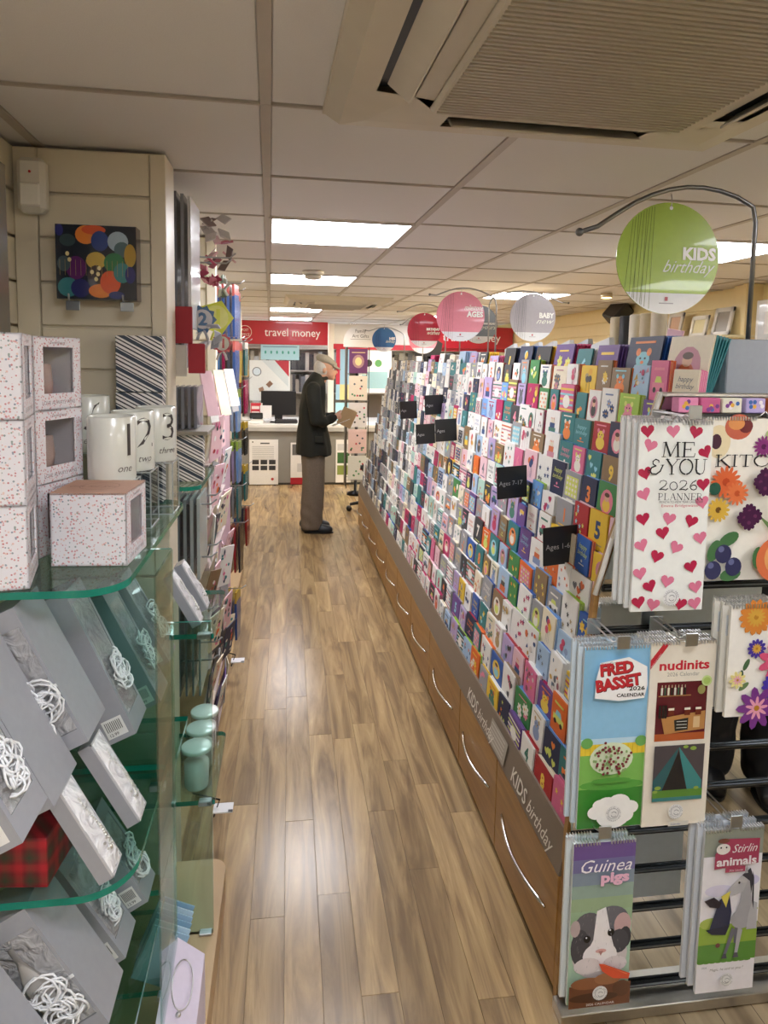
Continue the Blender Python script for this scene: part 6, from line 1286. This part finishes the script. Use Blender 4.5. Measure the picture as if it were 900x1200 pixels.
    for s in (-1, 1): limb(m, [(.0, s*.075, .8, .122, .095), (.008, s*.085, .5, .112, .088), (-.008, s*.09, .2, .108, .082), (-.008, s*.09, .085, .104, .076)], trous, 8, 12)
    o = voxel(m, 'trousers', FABRIC, t, .011, 2)
    for v in o.data.vertices:
        if v.co.z < .04: v.co.z = .04
        v.co += v.normal*(.0035*sin(v.co.z*48+v.co.x*45+v.co.y*30)*(1 if v.co.z < .3 else .35)+.003*sin(v.co.x*60+v.co.z*7))
    for s in (-1, 1):
        m = MB(); dx = .01 if s < 0 else -.015
        limb(m, [(-.07+dx, s*.09, .05, .05, .044), (.03+dx, s*.092, .05, .05, .044), (.12+dx, s*.095, .036, .045, .045), (.15+dx, s*.095, .032, .035, .04)], shoe, 6, 10)
        q = voxel(m, 'shoe', PLASTIC, t, .008, 2)
        for v in q.data.vertices:
            if v.co.z < .004: v.co.z = .004
        MB().slab([(.05+dx+.14*cos(a), s*.093+.05*sin(a)*(1 if cos(a) > 0 else .85)) for a in (2*pi*i/20 for i in range(20))], 0, .012, '161616').build('sole', PLASTIC, q)
    return t
person('elderly man in a dark coat and checked flat cap reading a card in the aisle', (.235, 6.5, 0), R(-3), '1c1e18', '73675a', '1c2228', 'a8a294')
t = thing('greeting_card', 'open kraft brown card held by the man in the aisle', 'greeting card', (.452, 6.43, 1.055), rot=(0, R(24), R(-12)))
MB().box(0, .14, -.002, .002, 0, .17, 'a88a62').build('front_leaf', PAPER, t)
m = MB(); m.T = Matrix.Rotation(R(35), 4, 'Z'); m.box(0, .14, .0, .003, 0, .17, 'd8cfc0'); m.build('back_leaf', PAPER, t)
o = MB().box(-.09, .09, -.07, .07, 0, .003, 'e2ddd2').build('envelope', PAPER); o.location = (.235+.26, 6.47, 1.055); o.rotation_euler = (0, R(-24), 0); tag(o, 'pale envelope in the lower hand of the man', 'envelope')
person('shopper in black coat and trousers, beside the rack, seen only in the mirror', (1.78, .68, 0), R(115), '141416', '131316', '151518', '2a2a2c')
# goods behind the photographer, which the mirror shows
t = thing('peg_stand', 'freestanding peg stand of small packs, seen only in the mirror', 'display stand', (1.25, .42, 0))
for x in (-.3, .52): MB().box(x-.012, x+.012, -.012, .012, 0, 1.62, '6a6c6e').build('post', METAL, t)
for z in (.93, 1.13, 1.33, 1.53): MB().box(-.3, .52, -.01, .01, z, z+.02, 'b9b6ae').build('rail', METAL, t)
rr = random.Random(4); k = 0
for r_, z in enumerate((.92, 1.12, 1.32, 1.52)):
    for i in range(10):
        c_ = rr.choice(['green', 'navy', 'mint', 'teal', 'white', 'yellow', 'grey', 'charcoal', 'pale pink'])
        m = MB(); m.T = Matrix.Rotation(pi, 4, 'Z'); m.box(-.065, 0, -.012, 0, -.13, 0, HUES[c_]); m.lay(-.012); m.ell(-.032, -.07, .018, .025, 'e8e8dc'); m.rect(-.055, -.01, -.03, -.02, 'dcdcd4')
        o = m.build('hanging_pack', PAPER); o.location = (.97+.08*i, .45, z)
        tag(o, '%s pack on the peg stand, %s row up, %s along, mirrored only' % (c_, ORD1[r_], ORD1[i]), 'party pack', 'packs on the peg stand seen in the mirror')
t = thing('display_cabinet', 'pale shelf of bright party goods high on the far side, mirrored only', 'shelves', (1.2, -1.2, 0))
MB().box(-.8, 1.8, -.1, .2, 1.6, 1.62, 'd8d0c0').box(-.8, 1.8, -.14, -.1, 1.3, 2.1, 'd8cdb8').build('board', PAINT, t)
for i in range(16):
    c_ = ['pink', 'lilac', 'orange', 'white', 'magenta', 'yellow', 'sky blue', 'cream'][i % 8]
    o = MB().bbox(0, .12, 0, .08, 0, .14+.05*(i % 3), .004, HUES[c_]).build('gift_box', PAPER); o.location = (.5+.15*i, -1.15, 1.621); tag(o, '%s box on the mirrored shelf, %s from the left' % (c_, ORD1[i]), 'gift box', 'boxes on the mirrored shelf')
